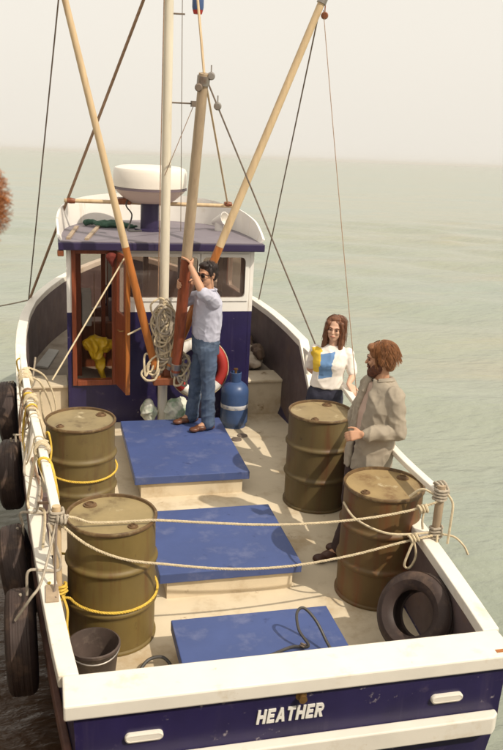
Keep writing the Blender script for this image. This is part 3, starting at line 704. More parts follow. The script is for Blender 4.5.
# standing rigging
def line(name, a, b, r, m, drop=0.): part(name, MB().tube(sag(a, b, drop, 12), r, 6), m, boat)
BT = V((.165, 4.26, 3.69)); SB = V((1.39, 4.9, 4.40)); PB = V((-1.03, 4.9, 4.42))
line('shroud', (-.03, 5.13, 4.95), (-1.42, 6.95, 1.08), .016, 'brownrope')
line('stay', PB, (-1.43, 6.85, 1.08), .0075, 'wire')
line('stay', SB, (1.42, 6.8, 1.08), .0075, 'wire')
line('stay', BT, (1.44, 4.15, 1.02), .0075, 'wire')
line('halyard', SB+V((.03, 0, -.05)), (1.40, 3.1, 1.0), .0035, 'brownrope', .03)
line('halyard', BT, (.86, 6.3, 2.36), .010, 'cream_wood')
line('topping_lift', BT, (-.0, 5.05, 6.2), .012, 'cream_wood')
line('halyard', (.075, 5.1, 5.4), (.125, 5.1, 2.2), .0035, 'wire')
line('halyard', (.235, 5.1, 3.45), (-.05, 5.08, 2.75), .0035, 'brownrope')
line('halyard', (-.07, 5.1, 6.6), (-.10, 5.08, 1.5), .005, 'brownrope')
for p, m__ in ((SB+V((.04, -.02, -.1)), 'brown_wood'), (PB+V((-.03, -.02, -.12)), 'brown_wood'), (BT+V((-.05, -.03, -.12)), 'wire'), (BT+V((.06, -.02, -.02)), 'steel'), (V((.293, 4.249, 3.422)), 'steel')):
    part('block', MB().lathe([(0, -.028), (.026, -.028), (.035, -.012), (.035, .012), (.026, .028), (0, .028)], 12, p, (.2, 1, .1)).tube([p+V((0, 0, .03)), p+V((0, 0, .09))], .006, 6), m__, boat)
line('door_lanyard', (-.43, 5.06, 1.955), (-1.19, 4.05, .98), .008, 'rope')
line('lashing_line', (-.03, 5.03, 1.33), (-.42, 4.98, 1.15), .010, 'rope')

# ------------------------------------------------------------------ hatch covers
for (y0, y1), lab in (((3.507, 4.95), 'large blue hatch cover the man in sunglasses stands on'),
                      ((1.835, 2.83), 'blue hatch cover amidships, under the two stretched ropes'),
                      ((.62, 1.273), 'blue hatch cover nearest the stern, with a dark hose loop on it')):
    thing('hatch_cover', lab, 'hatch cover', MB().box((HX0, y0, .142), (HX1, y1, .22)), 'hatch', (.035, (y0+y1)/2, .142), 'blue hatch covers along the deck', smooth=False, bevel=.007)

# ------------------------------------------------------------------ oil drums
def oil_drum(x, y, lab, col, rust, amt, lidc, yaw):
    o = root('oil_drum', lab, 'oil drum', (x, y, .0), 'oil drums lashed on deck')
    r_ = .286; prof = [(r_, 0.0), (r_+.009, .004), (r_+.009, .018), (r_-.004, .026), (r_-.002, .10)]
    for zc in (.295, .585):
        prof += [(r_-.001, zc-.045)]
        for i in range(9):
            t = i/8; prof.append((r_+.017*math.sin(math.pi*t), zc-.026+.052*t))
        prof += [(r_-.001, zc+.045)]
    prof += [(r_-.002, .80), (r_-.003, .850)]
    mbd = MB().lathe(prof, 56, (x, y, 0), capb=True)
    rr = random.Random(int(x*100+y*10))
    v2 = []
    for p in mbd.v:                                   # knocks and dents in the shell
        q_ = V((p[0]-x, p[1]-y, p[2])); nz_ = noise.noise(V((p[0]*3.1, p[1]*3.1, p[2]*3.1+x*9)))
        s_ = 1-.024*max(0, nz_-.1)*(1 if .05 < p[2] < .83 else 0); v2.append((x+q_.x*s_, y+q_.y*s_, p[2]))
    mbd.v = v2
    part('shell', mbd, drum_mat('drum_shell_paint', col, rust, amt), o, angle=50)
    part('chime', MB().lathe([(r_-.003, .8502), (r_+.008, .858), (r_+.010, .872), (r_+.004, .881), (r_-.008, .879), (r_-.012, .862)], 56, (x, y, 0)), 'rim', o, angle=50)
    lid = part('lid', MB().lathe([(r_-.0125, .862), (r_-.02, .860), (r_-.03, .858), (.16, .8595), (.0, .8605)], 56, (x, y, 0)), lid_mat('drum_lid_paint', lidc, rust, amt*.8), o)
    for d, rad in ((.215, .034), (-.205, .022)):
        bx_, by_ = x+d*math.cos(yaw), y+d*math.sin(yaw)
        part('bung', MB().lathe([(rad+.012, .8585), (rad+.010, .866), (rad, .867), (rad-.004, .876), (rad-.010, .876), (rad-.012, .868), (0, .868)], 20, (bx_, by_, 0)), 'bung', o)
    return o
OL = (.165, .125, .042)
oil_drum(-.854, 1.537, 'olive oil drum nearest the camera, beside the black bucket', (.170, .118, .036), (.11, .062, .025), .12, (.29, .22, .105), 2.2)
oil_drum(-.972, 3.298, 'olive oil drum by the port handrail, behind the nearest drum', (.155, .112, .042), (.095, .058, .027), .10, (.27, .21, .11), .6)
oil_drum(1.110, 1.740, 'rusty olive brown oil drum just behind the tyre on deck', (.140, .086, .031), (.135, .054, .020), .24, (.31, .22, .105), .5)
oil_drum(1.135, 3.282, 'dark olive oil drum the bearded man rests against', (.125, .088, .034), (.095, .050, .024), .14, (.29, .22, .115), 1.0)

# ------------------------------------------------------------------ tyres
def tyre(c, axis, Ro, w, lab, group, hole=.56, groove=.009):
    c = V(c); ax = V(axis).normalized()
    o = root('tyre', lab, 'tyre', c, group)
    Ri = Ro*hole; h = w/2
    prof = [(Ri, -h*.62), (Ri+.012, -h*.80), (Ri+.03, -h*.92), ((Ri+Ro)/2, -h*1.05), (Ro-.035, -h*.98), (Ro-.016, -h*.86), (Ro-.004, -h*.62)]
    for g in (-.55, -.18, .18, .55):
        prof += [(Ro, h*(g-.09)), (Ro-groove, h*(g-.06)), (Ro-groove, h*(g+.06)), (Ro, h*(g+.09))]
    prof += [(Ro-.004, h*.62), (Ro-.016, h*.86), (Ro-.035, h*.98), ((Ri+Ro)/2, h*1.05), (Ri+.03, h*.92), (Ri+.012, h*.80), (Ri, h*.62),
             (Ri+.014, h*.60), (Ri+.05, h*.78), ((Ri+Ro)/2+.01, h*.88), (Ro-.045, h*.78), (Ro-.028, h*.4), (Ro-.024, 0), (Ro-.028, -h*.4), (Ro-.045, -h*.78), ((Ri+Ro)/2+.01, -h*.88), (Ri+.05, -h*.78), (Ri+.014, -h*.60), (Ri, -h*.62)]
    part('tyre_casing', MB().lathe(prof, 56, c, ax), 'tyre', o, angle=32)
    return o
tyre((1.035, .87, .365), (-.78, -.42, .46), .265, .195, 'black tyre leaning inside the starboard quarter, below the knotted post', None, .54)
G = 'tyres hung as fenders on the port side'
for x, y, z, lab in ((-1.425, 1.20, .22, 'worn tyre fender hung nearest the stern outside the port rail'), (-1.46, 1.98, .26, 'second tyre fender from the stern, outside the port rail'),
                     (-1.545, 3.45, .34, 'third tyre fender from the stern, half cut by the picture edge'), (-1.60, 4.75, .42, 'farthest tyre fender, just showing at the left picture edge')):
    t = tyre((x, y, z), (1, .05+.12*math.sin(y*5), .10+.08*math.cos(y*3)), .31+.012*math.sin(y*7), .17, lab, G, .56, .0025)
    xc = -(wid(y)-.04)
    part('lanyard', MB().tube(smooth_path([(x+.0, y, z+.33), (x+.03, y, z+.20), (x+.04, y, z+.34), (xc-.10, y, .70), (xc, y+.02, .685), (xc+.09, y+.03, .70), (-(abs(HR[-1][2][0]) if y > 2.5 else 1.25), y+.06, .98)], 5), .009, 6), 'greyrope', t)

# ------------------------------------------------------------------ bucket, gas bottle, lifebuoy
b = root('bucket', 'black rubber bucket on deck in the port stern corner', 'bucket', (-1.0, 1.03, 0))
part('pail', MB().lathe([(.0, .004), (.118, .004), (.122, .012), (.150, .255), (.160, .262), (.160, .278), (.150, .282), (.145, .27), (.118, .02), (.0, .016)], 40, (-1.0, 1.03, 0)), 'bucket', b, angle=50)
part('handle', MB().tube([(-1.0+.165*math.cos(R(20))*math.cos(R(a)), 1.03-.165*math.sin(R(a))*.98, .262-.03*math.sin(R(a))) for a in range(0, 181, 12)], .005, 6), 'steel', b)
gx, gy = .805, 5.27
g = root('gas_bottle', 'blue gas bottle with worn white band beside the wheelhouse wall', 'gas bottle', (gx, gy, 0))
part('cylinder', MB().lathe([(.0, .02), (.12, .022), (.125, .0), (.135, .0), (.135, .03), (.153, .055), (.155, .08), (.155, .40), (.148, .445), (.122, .485), (.082, .515), (.05, .525), (.0, .527)], 40, (gx, gy, 0)), 'gas', g)
part('label_band', MB().lathe([(.1553, .225), (.1566, .227), (.1566, .272), (.1553, .274)], 40, (gx, gy, 0)), 'gaslabel', g)
part('collar', MB().lathe([(.062, .51), (.066, .60), (.066, .625), (.058, .63), (.056, .60), (.054, .51)], 28, (gx, gy, 0)), 'gas', g)
part('valve', MB().lathe([(.0, .5), (.022, .5), (.022, .60), (.014, .61), (.014, .65), (.024, .655), (.024, .67), (0, .672)], 14, (gx, gy, 0)), 'brass', g)

lb = root('lifebuoy', 'red and white lifebuoy ring propped on the wheelhouse behind the man', 'lifebuoy', (.43, 5.38, .30))
lc = V((.405, 5.38, .655)); ex, ey = V((1, 0, 0)), V((0, .16, .987))
def arc(a0, a1, rad, n=14): return [lc+ex*rad*math.cos(R(a0+(a1-a0)*i/n))+ey*rad*math.sin(R(a0+(a1-a0)*i/n)) for i in range(n+1)]
for a0, a1, m__, nm_ in ((-38, 52, 'redpaint', 'red_segment'), (52, 148, 'housewhite', 'white_segment'), (148, 232, 'redpaint', 'red_segment'), (232, 322, 'housewhite', 'white_segment')):
    part(nm_, MB().tube(arc(a0+.3, a1-.3, .275), .056, 14), m__, lb)
part('grab_line', MB().tube(arc(0, 354, .338, 40), .006, 6, closed=True), 'rope', lb)

# ------------------------------------------------------------------ rope work
def laid(p, r, lay=.055):
    """three strands laid up into a rope along path p"""
    L = [0]; 
    for a, b_ in zip(p, p[1:]): L.append(L[-1]+(b_-a).length)
    N = max(8, int(L[-1]/.010)); mb = MB(); q = []; j = 0
    for i in range(N+1):
        d = L[-1]*i/N
        while j < len(L)-2 and L[j+1] < d: j += 1
        q.append(p[j].lerp(p[j+1], (d-L[j])/max(1e-6, L[j+1]-L[j])))
    up = V((0, 0, 1)); fr = []
    for i in range(N+1):
        t = (q[min(i+1, N)]-q[max(i-1, 0)]).normalized(); a = up-t*up.dot(t); a = a.normalized() if a.length > 1e-4 else t.orthogonal().normalized(); up = a; fr.append((a, t.cross(a)))
    for s_ in range(3):
        mb.tube([q[i]+(fr[i][0]*math.cos(2*math.pi*(L[-1]*i/N/lay+s_/3))+fr[i][1]*math.sin(2*math.pi*(L[-1]*i/N/lay+s_/3)))*r*.52 for i in range(N+1)], r*.56, 5)
    return mb
def rope(name, lab, pts, r, m, k=6, group=None, cat='rope', org=None):
    p = smooth_path(pts, k); return thing(name, lab, cat, laid(p, r) if cat == 'rope' and r > .009-1e-6 else MB().tube(p, r, 7), m, org or tuple(p[0]), group)
def coilwrap(c, rad, axis, turns, pitch, n=14):
    ax = V(axis).normalized(); a = ax.orthogonal().normalized(); b_ = ax.cross(a); c = V(c)
    return [c+ax*(pitch*(i/n-turns/2))+(a*math.cos(2*math.pi*i/n)+b_*math.sin(2*math.pi*i/n))*rad*(1+.08*math.sin(i*1.7)) for i in range(int(turns*n)+1)]
LP, RPo = V((-1.20, 1.32, 1.0)), V((1.328, 1.30, .95))
rope('stern_rope', 'upper cream rope stretched between the stern posts over the drum lid',
     [LP+V((0, -.03, 0)), (-1.10, 1.36, .955), (-1.0, 1.39, .90), (-.85, 1.39, .889), (-.70, 1.385, .889), (-.58, 1.38, .888), (-.3, 1.365, .86), (.05, 1.345, .828), (.4, 1.33, .815), (.8, 1.31, .835), (1.12, 1.295, .88), (1.30, 1.27, .945)], .009, 'rope')
rope('stern_rope', 'lower cream rope sagging across in front of the nearest drum',
     [LP+V((0, -.035, -.02)), (-1.13, 1.29, .90), (-1.03, 1.262, .82), (-.90, 1.232, .755), (-.75, 1.245, .69), (-.55, 1.27, .635), (-.2, 1.29, .56), (.1, 1.30, .528), (.4, 1.305, .53), (.75, 1.30, .575), (1.05, 1.29, .64), (1.29, 1.275, .69)], .009, 'rope')
def around(cx, cy, rad, z, a0, a1, n=22, dz=0.): return [(cx+rad*math.cos(R(a0+(a1-a0)*i/n)), cy+rad*math.sin(R(a0+(a1-a0)*i/n)), z+dz*math.sin(math.pi*i/n)) for i in range(n+1)]
rope('yellow_rope', 'yellow rope lashing the nearest olive drum to the port rail', [(-1.18, 1.30, .47), (-1.17, 1.36, .40)]+around(-.854, 1.537, .302, .36, 205, 400, 22, -.03)+[(-.70, 1.86, .40), (-1.0, 1.84, .42), (-1.2, 1.75, .5)], .0095, 'yellowrope', 4)
rope('yellow_rope', 'yellow rope lashing the drum behind to the port rail', [(-1.30, 3.15, .66), (-1.27, 3.16, .60)]+around(-.972, 3.298, .302, .47, 200, 400, 22, -.04)+[(-.82, 3.62, .5), (-1.1, 3.62, .5), (-1.31, 3.5, .6)], .0095, 'yellowrope', 4)
lk = root('yellow_knot', 'bunched yellow knot at the foot of the port stern post', 'rope', (-1.2, 1.25, .5))
rk = random.Random(5)
for c, rad in (((-1.20, 1.32, .44), .035), ((-1.19, 1.30, .50), .04)):
    part('turns', MB().tube(coilwrap(c, rad, (0, .2, 1), 3, .02), .009, 6), 'yellowrope', lk)
part('tail', MB().tube(smooth_path([(-1.18, 1.27, .48), (-1.15, 1.22, .40), (-1.155, 1.18, .30), (-1.14, 1.15, .2), (-1.13, 1.05, .16)], 6), .009, 6), 'yellowrope', lk)
part('tail', MB().tube(smooth_path([(-1.18, 1.27, .48), (-1.24, 1.25, .52), (-1.28, 1.18, .60), (-1.25, 1.1, .67)], 6), .009, 6), 'yellowrope', lk)
part('loop', MB().tube(smooth_path([(-1.265, 3.1, .80), (-1.255, 3.05, .66), (-1.235, 3.02, .60), (-1.215, 3.05, .72), (-1.235, 3.08, .85)], 6, True), .009, 6, True), 'yellowrope', lk)

kn = root('post_lashing', 'frayed cream rope knotted round the starboard stern post with loose ends', 'rope', (1.328, 1.30, .66))
for c, rad, ax, tn in (((1.328, 1.30, .985), .043, (.1, 0, 1), 4), ((1.327, 1.30, .70), .040, (0, .1, 1), 4), ((1.34, 1.33, 1.01), .05, (1, .2, .2), 2.5), ((1.20, 1.275, .895), .024, (1, 0, .1), 3), ((1.16, 1.28, .675), .024, (1, 0, .2), 3)):
    part('turns', MB().tube(coilwrap(c, rad, ax, tn, .022), .0095, 6), 'rope' if rad < .03 else 'greyrope', kn)
for pts in ([(1.33, 1.27, .70), (1.42, 1.22, .70), (1.47, 1.16, .66), (1.50, 1.14, .60)], [(1.32, 1.26, .70), (1.28, 1.18, .58), (1.22, 1.10, .50), (1.17, 1.05, .44)], [(1.36, 1.28, 1.0), (1.40, 1.25, .93), (1.385, 1.22, .8), (1.37, 1.2, .66)],
            [(1.16, 1.27, .68), (1.12, 1.25, .60), (1.09, 1.24, .50), (1.13, 1.235, .48), (1.17, 1.245, .56), (1.15, 1.26, .67)], [(1.2, 1.26, .89), (1.19, 1.25, .82), (1.20, 1.25, .76)], [(1.32, 1.30, .70), (1.0, 1.32, .70), (.82, 1.50, .73), (.815, 1.75, .74)], [(1.30, 1.30, .97), (1.22, 1.36, 1.0), (1.15, 1.4, .93)]):
    part('rope_end', MB().tube(smooth_path(pts, 6), .0085, 6), 'rope', kn)
pk = root('post_lashing', 'cream rope knot round the port stern post beside the nearest drum', 'rope', (-1.2, 1.32, .9))
for c, rad, ax, tn in (((-1.20, 1.32, .99), .040, (.1, 0, 1), 4), ((-1.17, 1.29, .985), .026, (1, 0, -.2), 3)):
    part('turns', MB().tube(coilwrap(c, rad, ax, tn, .022), .0095, 6), 'greyrope', pk)
part('rope_end', MB().tube(smooth_path([(-1.2, 1.28, .98), (-1.24, 1.18, .86), (-1.30, 1.02, .72), (-1.36, .96, .66), (-1.45, 1.0, .50)], 6), .008, 6), 'greyrope', pk)
part('rope_end', MB().tube(smooth_path([(-1.2, 1.28, .98), (-1.215, 1.12, .80), (-1.22, 1.02, .69), (-1.235, .98, .66), (-1.215, .93, .668)], 6), .008, 6), 'wire', pk)

tg = root('rope_tangle', 'tangle of cream and brown ropes hung along the port handrail', 'rope', (-1.35, 3.4, .66))
rt = random.Random(11)
for i in range(12):
    y = rt.uniform(2.0, 4.5); 
    xr = -1.215-(y-1.5)*.085; dn = rt.uniform(.16, .34); wy = rt.uniform(.06, .16); lean = rt.uniform(-.07, .05)
    pts = [(xr+.035, y, 1.03), (xr+.045+lean, y-wy, .98-dn*.5), (xr+.03+lean*1.5, y-wy*.3, .99-dn), (xr-.02+lean, y+wy, .98-dn*.6), (xr-.04, y+.02, 1.03)]
    part('rope_loop', MB().tube(smooth_path(pts, 6, True), rt.choice((.006, .008, .010)), 6, True), rt.choice(('rope', 'yellowrope', 'greyrope', 'brownrope', 'brownrope')), tg)
for y in (3.95, 4.05, 4.15, 3.4, 2.35):
    xr = -1.21-(y-1.5)*.083
    part('rope_turns', MB().tube(coilwrap((xr, y, 1.01), .05, (0.1, 1, 0), 3, .03), .011, 6), rt.choice(('rope', 'greyrope')), tg)
for y0, y1, m__ in ((2.0, 3.2, 'greyrope'), (2.6, 4.0, 'brownrope'), (3.2, 1.5, 'brownrope'), (1.5, 2.6, 'rope')):
    part('rope_run', MB().tube(smooth_path([(-(wid(y0)-.05), y0, .69), (-(wid((y0+y1)/2)-.10), (y0+y1)/2, .675), (-(wid(y1)-.02), y1*.6+y0*.4, .675), (-1.21-(y1-1.5)*.083, y1, 1.0)], 8), .010, 6), m__, tg)
for (a, b_, c) in (((-1.42, 4.15, .98), (-1.20, 4.2, .66), (-1.30, 4.05, .45)),):
    part('hanging_bight', MB().tube(smooth_path([a, (-1.30, 4.1, .95), b_, (-1.17, 4.1, .45), c, (-1.36, 4.0, .7), (-1.41, 4.05, .97)], 8), .010, 6), 'rope', tg)
    part('hanging_bight', MB().tube(smooth_path([(-1.40, 4.3, 1.03), (-1.25, 4.4, .9), (-1.16, 4.4, .62), (-1.20, 4.35, .42), (-1.27, 4.3, .5), (-1.30, 4.3, .8)], 8), .010, 6), 'rope', tg)

mc = root('rope_coil', 'thick bunch of cream rope coils hung on the mast behind the booms', 'rope', (-.05, 5.05, .9))
rc_ = random.Random(4)
for i in range(46):
    zt = rc_.uniform(1.05, 1.50); ln = rc_.uniform(.16, .32); wx = rc_.uniform(.04, .095); cx = -.045+rc_.uniform(-.05, .05); cy = 5.03-rc_.uniform(0, .07)
    pts = [(cx, cy, zt), (cx-wx, cy-.02, zt-ln*.35), (cx-wx*.8, cy-.03, zt-ln*.8), (cx+.01, cy-.035, zt-ln), (cx+wx*.8, cy-.03, zt-ln*.75), (cx+wx, cy-.01, zt-ln*.3)]
    part('rope_loop', MB().tube(smooth_path([V(p)+V((rc_.gauss(0, .012), rc_.gauss(0, .012), rc_.gauss(0, .015))) for p in pts], 5, True), .0115, 6, True), rc_.choice(('rope', 'rope', 'rope', 'greyrope')), mc)
for i in range(16):
    zt = rc_.uniform(.80, 1.02); ln = rc_.uniform(.14, .30); wx = rc_.uniform(.03, .07); cx = rc_.choice((-.19, .11, .14))+rc_.uniform(-.03, .03); cy = 4.98-rc_.uniform(0, .1)
    pts = [(cx, cy, zt), (cx-wx, cy-.02, zt-ln*.35), (cx-wx*.7, cy-.03, zt-ln*.8), (cx+.01, cy-.035, zt-ln), (cx+wx*.8, cy-.03, zt-ln*.75), (cx+wx, cy-.01, zt-ln*.3)]
    part('rope_loop', MB().tube(smooth_path([V(p)+V((rc_.gauss(0, .012), rc_.gauss(0, .012), rc_.gauss(0, .015))) for p in pts], 5, True), .0115, 6, True), rc_.choice(('rope', 'greyrope')), mc)
for z in (1.02, 1.22, 1.34): part('rope_turns', MB().tube(coilwrap((-.03, 5.13, z), .078, (0, 0, 1), 3, .028), .011, 6), 'rope', mc)

hz = root('hose', 'dark hose standing in a loop on the sternmost hatch cover', 'hose', (.3, .85, .22))
part('hose_loop', MB().tube(smooth_path([(-.05, .75, .232), (.08, .80, .234), (.2, .84, .238), (.29, .80, .26), (.245, .87, .33), (.25, .95, .40), (.30, .97, .42), (.36, .90, .37), (.40, .80, .29), (.42, .70, .235), (.34, .68, .232), (.2, .78, .232), (.33, .76, .234), (.46, .70, .232)], 7), .0095, 8), 'hose', hz)
part('hose_clip', MB().tube(coilwrap((.262, .825, .25), .016, (.5, .3, .6), 2, .014), .006, 6), 'wire', hz)
rope('hose', 'dark hose loop lying on deck by the stern, left of the hatch', [(-.78, .9, .012), (-.73, 1.02, .03), (-.66, 1.10, .06), (-.57, 1.10, .07), (-.52, 1.03, .04), (-.515, .93, .012), (-.56, .82, .012)], .011, 'hose', 7, cat='hose')
rope('mooring_line', 'thin mooring line running from the port bow across the water', [(-1.30, 7.0, 1.10), (-1.9, 6.8, 1.02), (-3.0, 6.4, .98), (-5.0, 5.2, 1.1), (-7, 3.0, 1.45)], .009, 'greyrope', 6)

# ------------------------------------------------------------------ small gear
gb = root('plastic_bag', 'crumpled white and green plastic bag at the foot of the mast', 'bag', (.12, 5.0, .0))
blob('bag_body', MB().sphere((.13, 5.10, .24), (.14, .085, .17)).sphere((.23, 5.09, .17), (.10, .08, .13)).sphere((-.17, 5.12, .27), (.075, .06, .12)).sphere((.05, 5.06, .08), (.2, .07, .07)), 'plastic', gb, .009, 3, [(.12, .04)])
crease(gb.children[0], (8, 8, 7), .03, 2.5, (.4, .8, 0), (18, 18, 15), .010)
cb = root('canvas_bundle', 'pale canvas bundle lying on the starboard side deck', 'bundle', (1.25, 6.35, .43))
blob('bundle_body', MB().sphere((1.2, 6.15, .50), (.14, .24, .09)).sphere((1.24, 6.45, .51), (.12, .2, .10)).sphere((1.12, 6.3, .49), (.08, .2, .07)), 'canvas', cb, .014, 1, [(.1, .07), (.04, .03)])
gc = root('green_canvas', 'crumpled dark green canvas lying on the wheelhouse roof', 'canvas', (-.5, 6.5, 2.05))
blob('canvas_body', MB().sphere((-.48, 6.52, 2.075), (.20, .10, .045)).sphere((-.70, 6.60, 2.08), (.09, .05, .035)).sphere((-.28, 6.46, 2.06), (.12, .05, .028)), 'green', gc, .010, 1, [(.06, .05)])
bd = thing('loose_board', 'pale bleached board lying on the port side deck', 'board', MB().add([(-1.36, 6.35, .404), (-1.22, 6.28, .404), (-1.08, 7.0, .404), (-1.20, 7.08, .404), (-1.36, 6.35, .43), (-1.22, 6.28, .43), (-1.08, 7.0, .43), (-1.20, 7.08, .43)],
      [(0,3,2,1), (4,5,6,7), (0,1,5,4), (1,2,6,5), (2,3,7,6), (3,0,4,7)]), 'board', (-1.2, 6.7, .404), smooth=False, bevel=.004)
fl = root('floorboard_heap', 'dark heap of gear against the starboard foredeck bulwark', 'gear', (1.3, 6.2, .43))
blob('heap', MB().sphere((1.28, 6.75, .55), (.06, .3, .14)).sphere((1.27, 6.15, .60), (.07, .18, .10)), 'coat', fl, .014, 1, [(.1, .07)])
oc = root('oilskin', 'bright yellow oilskin hanging inside the wheelhouse doorway', 'oilskin', (-.68, 5.8, .32))
blob('oilskin_cloth', MB().sphere((-.70, 5.86, .83), (.15, .08, .085)).sphere((-.60, 5.85, .80), (.11, .07, .075)).cone((-.70, 5.82, .80), .07, (-.64, 5.78, .55), .035).cone((-.64, 5.78, .55), .035, (-.60, 5.77, .42), .03), 'yellowoil', oc, .008, 3, [(.10, .03)])
crease(oc.children[0], (9, 9, 5), .03, 3., (.4, .3, 0), (16, 16, 12), .010)
part('hook_line', MB().tube([(-.70, 5.90, .85), (-.70, 5.95, 1.6)], .005, 6), 'brownrope', oc)
cp = root('hanging_cap', 'dark red cloth cap hanging at the top of the wheelhouse door', 'cap', (-.545, 5.42, 1.8))
blob('cap_cloth', MB().sphere((-.555, 5.40, 1.885), (.06, .03, .05)).cone((-.555, 5.40, 1.88), .045, (-.54, 5.40, 1.79), .018), 'dark_inside', cp, .007, 2, [(.05, .02)])
cp.children[0].data.materials[0] = M['darkred']

# ------------------------------------------------------------------ people
def frame(F, U=(0, 0, 1)):
    F = V(F).normalized(); L = V(U).cross(F).normalized(); U2 = F.cross(L); return F, L, U2      # forward, left, up

def head_shapes(mb, hc, F, U=(0, 0, 1), s=1.):
    F, L, U = frame(F, U); rot = Matrix((L, F, U)).transposed(); hc = V(hc)
    P = lambda l, f, u: hc+(L*l+F*f+U*u)*s
    mb.sphere(P(0, -.012, .030), V((.076, .094, .088))*s, 20, rot)                # skull
    mb.sphere(P(0, .018, -.045), V((.060, .070, .070))*s, 18, rot)                # face
    mb.sphere(P(0, .040, -.085), V((.038, .042, .034))*s, 14, rot)                # chin
    mb.sphere(P(0, .076, .020), V((.052, .020, .014))*s, 12, rot)                 # brow
    mb.chain([(P(0, .083, .012), .0095*s), (P(0, .100, -.018), .0125*s)]); mb.sphere(P(0, .105, -.026), V((.016, .013, .011))*s, 10, rot)
    for q in (-1, 1):
        mb.sphere(P(q*.034, .070, -.022), V((.024, .020, .020))*s, 10, rot)       # cheek
        mb.sphere(P(q*.078, -.006, -.008), V((.009, .022, .032))*s, 10, rot)      # ear
    mb.sphere(P(0, .088, -.058), V((.024, .010, .011))*s, 10, rot)
    return P, rot

def face_parts(person, P, rot, s=1., glasses=False):
    for q in (-1, 1):
        if not glasses: part('eye', MB().sphere(P(q*.031, .083, .000), V((.011, .006, .0055))*s, 10, rot), 'eye', person)
        part('eyebrow', MB().tube([P(q*.014, .095, .020), P(q*.032, .093, .026), P(q*.052, .078, .020)], .0042*s, 6), 'beard', person)
    part('mouth', MB().tube([P(-.022, .090, -.060), P(0, .098, -.0585), P(.022, .090, -.060)], [.003, .0055, .003], 8), 'lips', person)

def hand(mb, wrist, d, n, side, curl=.5, s=1.):
    """open or curled hand: d fingers' direction, n back of the hand, side +1 if the thumb lies along d x n"""
    d = V(d).normalized(); n = (V(n)-d*V(n).dot(d)).normalized(); t = d.cross(n)*side; w = V(wrist)
    for k, (o, ln) in enumerate(((.030, .068), (.010, .076), (-.010, .071), (-.029, .056))):
        base = w+d*.088*s+t*o*s
        mb.cone(w+d*.015*s+t*o*.55*s, .014*s, base, .0125*s, 10)
        p = base; a = 0; r_ = .0092*s
        for j, fr in enumerate((.45, .31, .24)):
            a += curl*(.75, 1.0, .8)[j]; q_ = p+(d*math.cos(a)-n*math.sin(a))*ln*fr*s*1.15
            mb.cone(p, r_, q_, r_*.9, 8); p = q_; r_ *= .9
    p0 = w+d*.025*s+t*.026*s; p1 = p0+(d*.6+t*.75-n*.2).normalized()*.036*s; p2 = p1+(d*.85+t*.35-n*.4*curl).normalized()*.030*s; p3 = p2+(d*.95-n*.5*curl).normalized()*.024*s
    mb.chain([(p0, .0135*s), (p1, .0115*s), (p2, .0098*s), (p3, .0085*s)], 8)

def grip(mb, c, axis, rad, palm_dir, s=1.):
    """hand closed round a spar: c on the spar's axis, palm on the palm_dir side; fingers wrap, thumb opposes. Returns wrist"""
    ax = V(axis).normalized(); p = (V(palm_dir)-ax*V(palm_dir).dot(ax)).normalized(); b_ = ax.cross(p)
    def on(th, h, dr): return V(c)+ax*h+(p*math.cos(th)+b_*math.sin(th))*(rad+dr)
    for h, a1, r_ in ((.036, 3.6, .0092), (.013, 3.8, .0096), (-.010, 3.7, .0094), (-.031, 3.4, .0084)):
        k = 9; pts = [on(.35+(a1-.35)*i/k*.80, h, .010) for i in range(k+1)]
        mb.chain([(q_, r_*(1.12-.03*i)) for i, q_ in enumerate(pts)], 8); mb.cone(on(-.35, h*.75, .024), .014, pts[0], .0115, 8)
    mb.chain([(on(-.55, .03, .022), .014), (on(-1.0, .055, .014), .012), (on(-1.5, .065, .011), .0105), (on(-1.95, .064, .010), .009)], 8)
    return on(-.55, -.005, .045)

def limb(mb, pts): mb.chain(pts, 14)

def strands(person, P, rot, rad, c, count, length, r_, m, face=.35, seed=1, droop=1., side=.05):
    """loose locks that follow the head and fall"""
    rs = random.Random(seed); mb = MB(); inv = rot.transposed(); R3 = V(rad)
    for i in range(count):
        d = V((rs.gauss(0, 1), rs.gauss(0, 1), rs.gauss(0, 1))).normalized()
        if d.z < -.55 or (d.y > face and d.z < .62): continue
        q = V((d.x*R3.x, d.y*R3.y, d.z*R3.z)); pts = []; loc_ = []; part_ = 1 if d.x >= 0 else -1; ln = length*rs.uniform(.7, 1.15)
        w1, w2 = rs.uniform(-.10, .10), rs.uniform(-.10, .10)
        for k in range(8):
            e = math.sqrt((q.x/R3.x)**2+(q.y/R3.y)**2+(q.z/R3.z)**2)
            if e < 1.03: q = q*(1.03/e)
            pts.append(P(*(V(c)+q))); loc_.append(V(c)+q)
            g = V((part_*side+w1, -.22+w2+(.2 if d.y > .2 else 0), -1*droop)); nrm = V((q.x/R3.x**2, q.y/R3.y**2, q.z/R3.z**2)).normalized()
            g = g-nrm*min(0, g.dot(nrm)) if k < 6 else g
            q = q+g.normalized()*ln/7
        if any((pt.y > .05 and pt.z < .05 and abs(pt.x) < .066) or (pt.y > .055 and pt.z < .085 and abs(pt.x) < .05) for pt in loc_): continue
        mb.tube(pts, [r_*(1-.10*k) for k in range(8)], 3, caps=False)
    o = part('hair_locks', mb, m, person); o['kind'] = 'stuff'; return o

def person_root(label, loc, aboard=True): return root('person', label, 'person', loc, None, aboard)

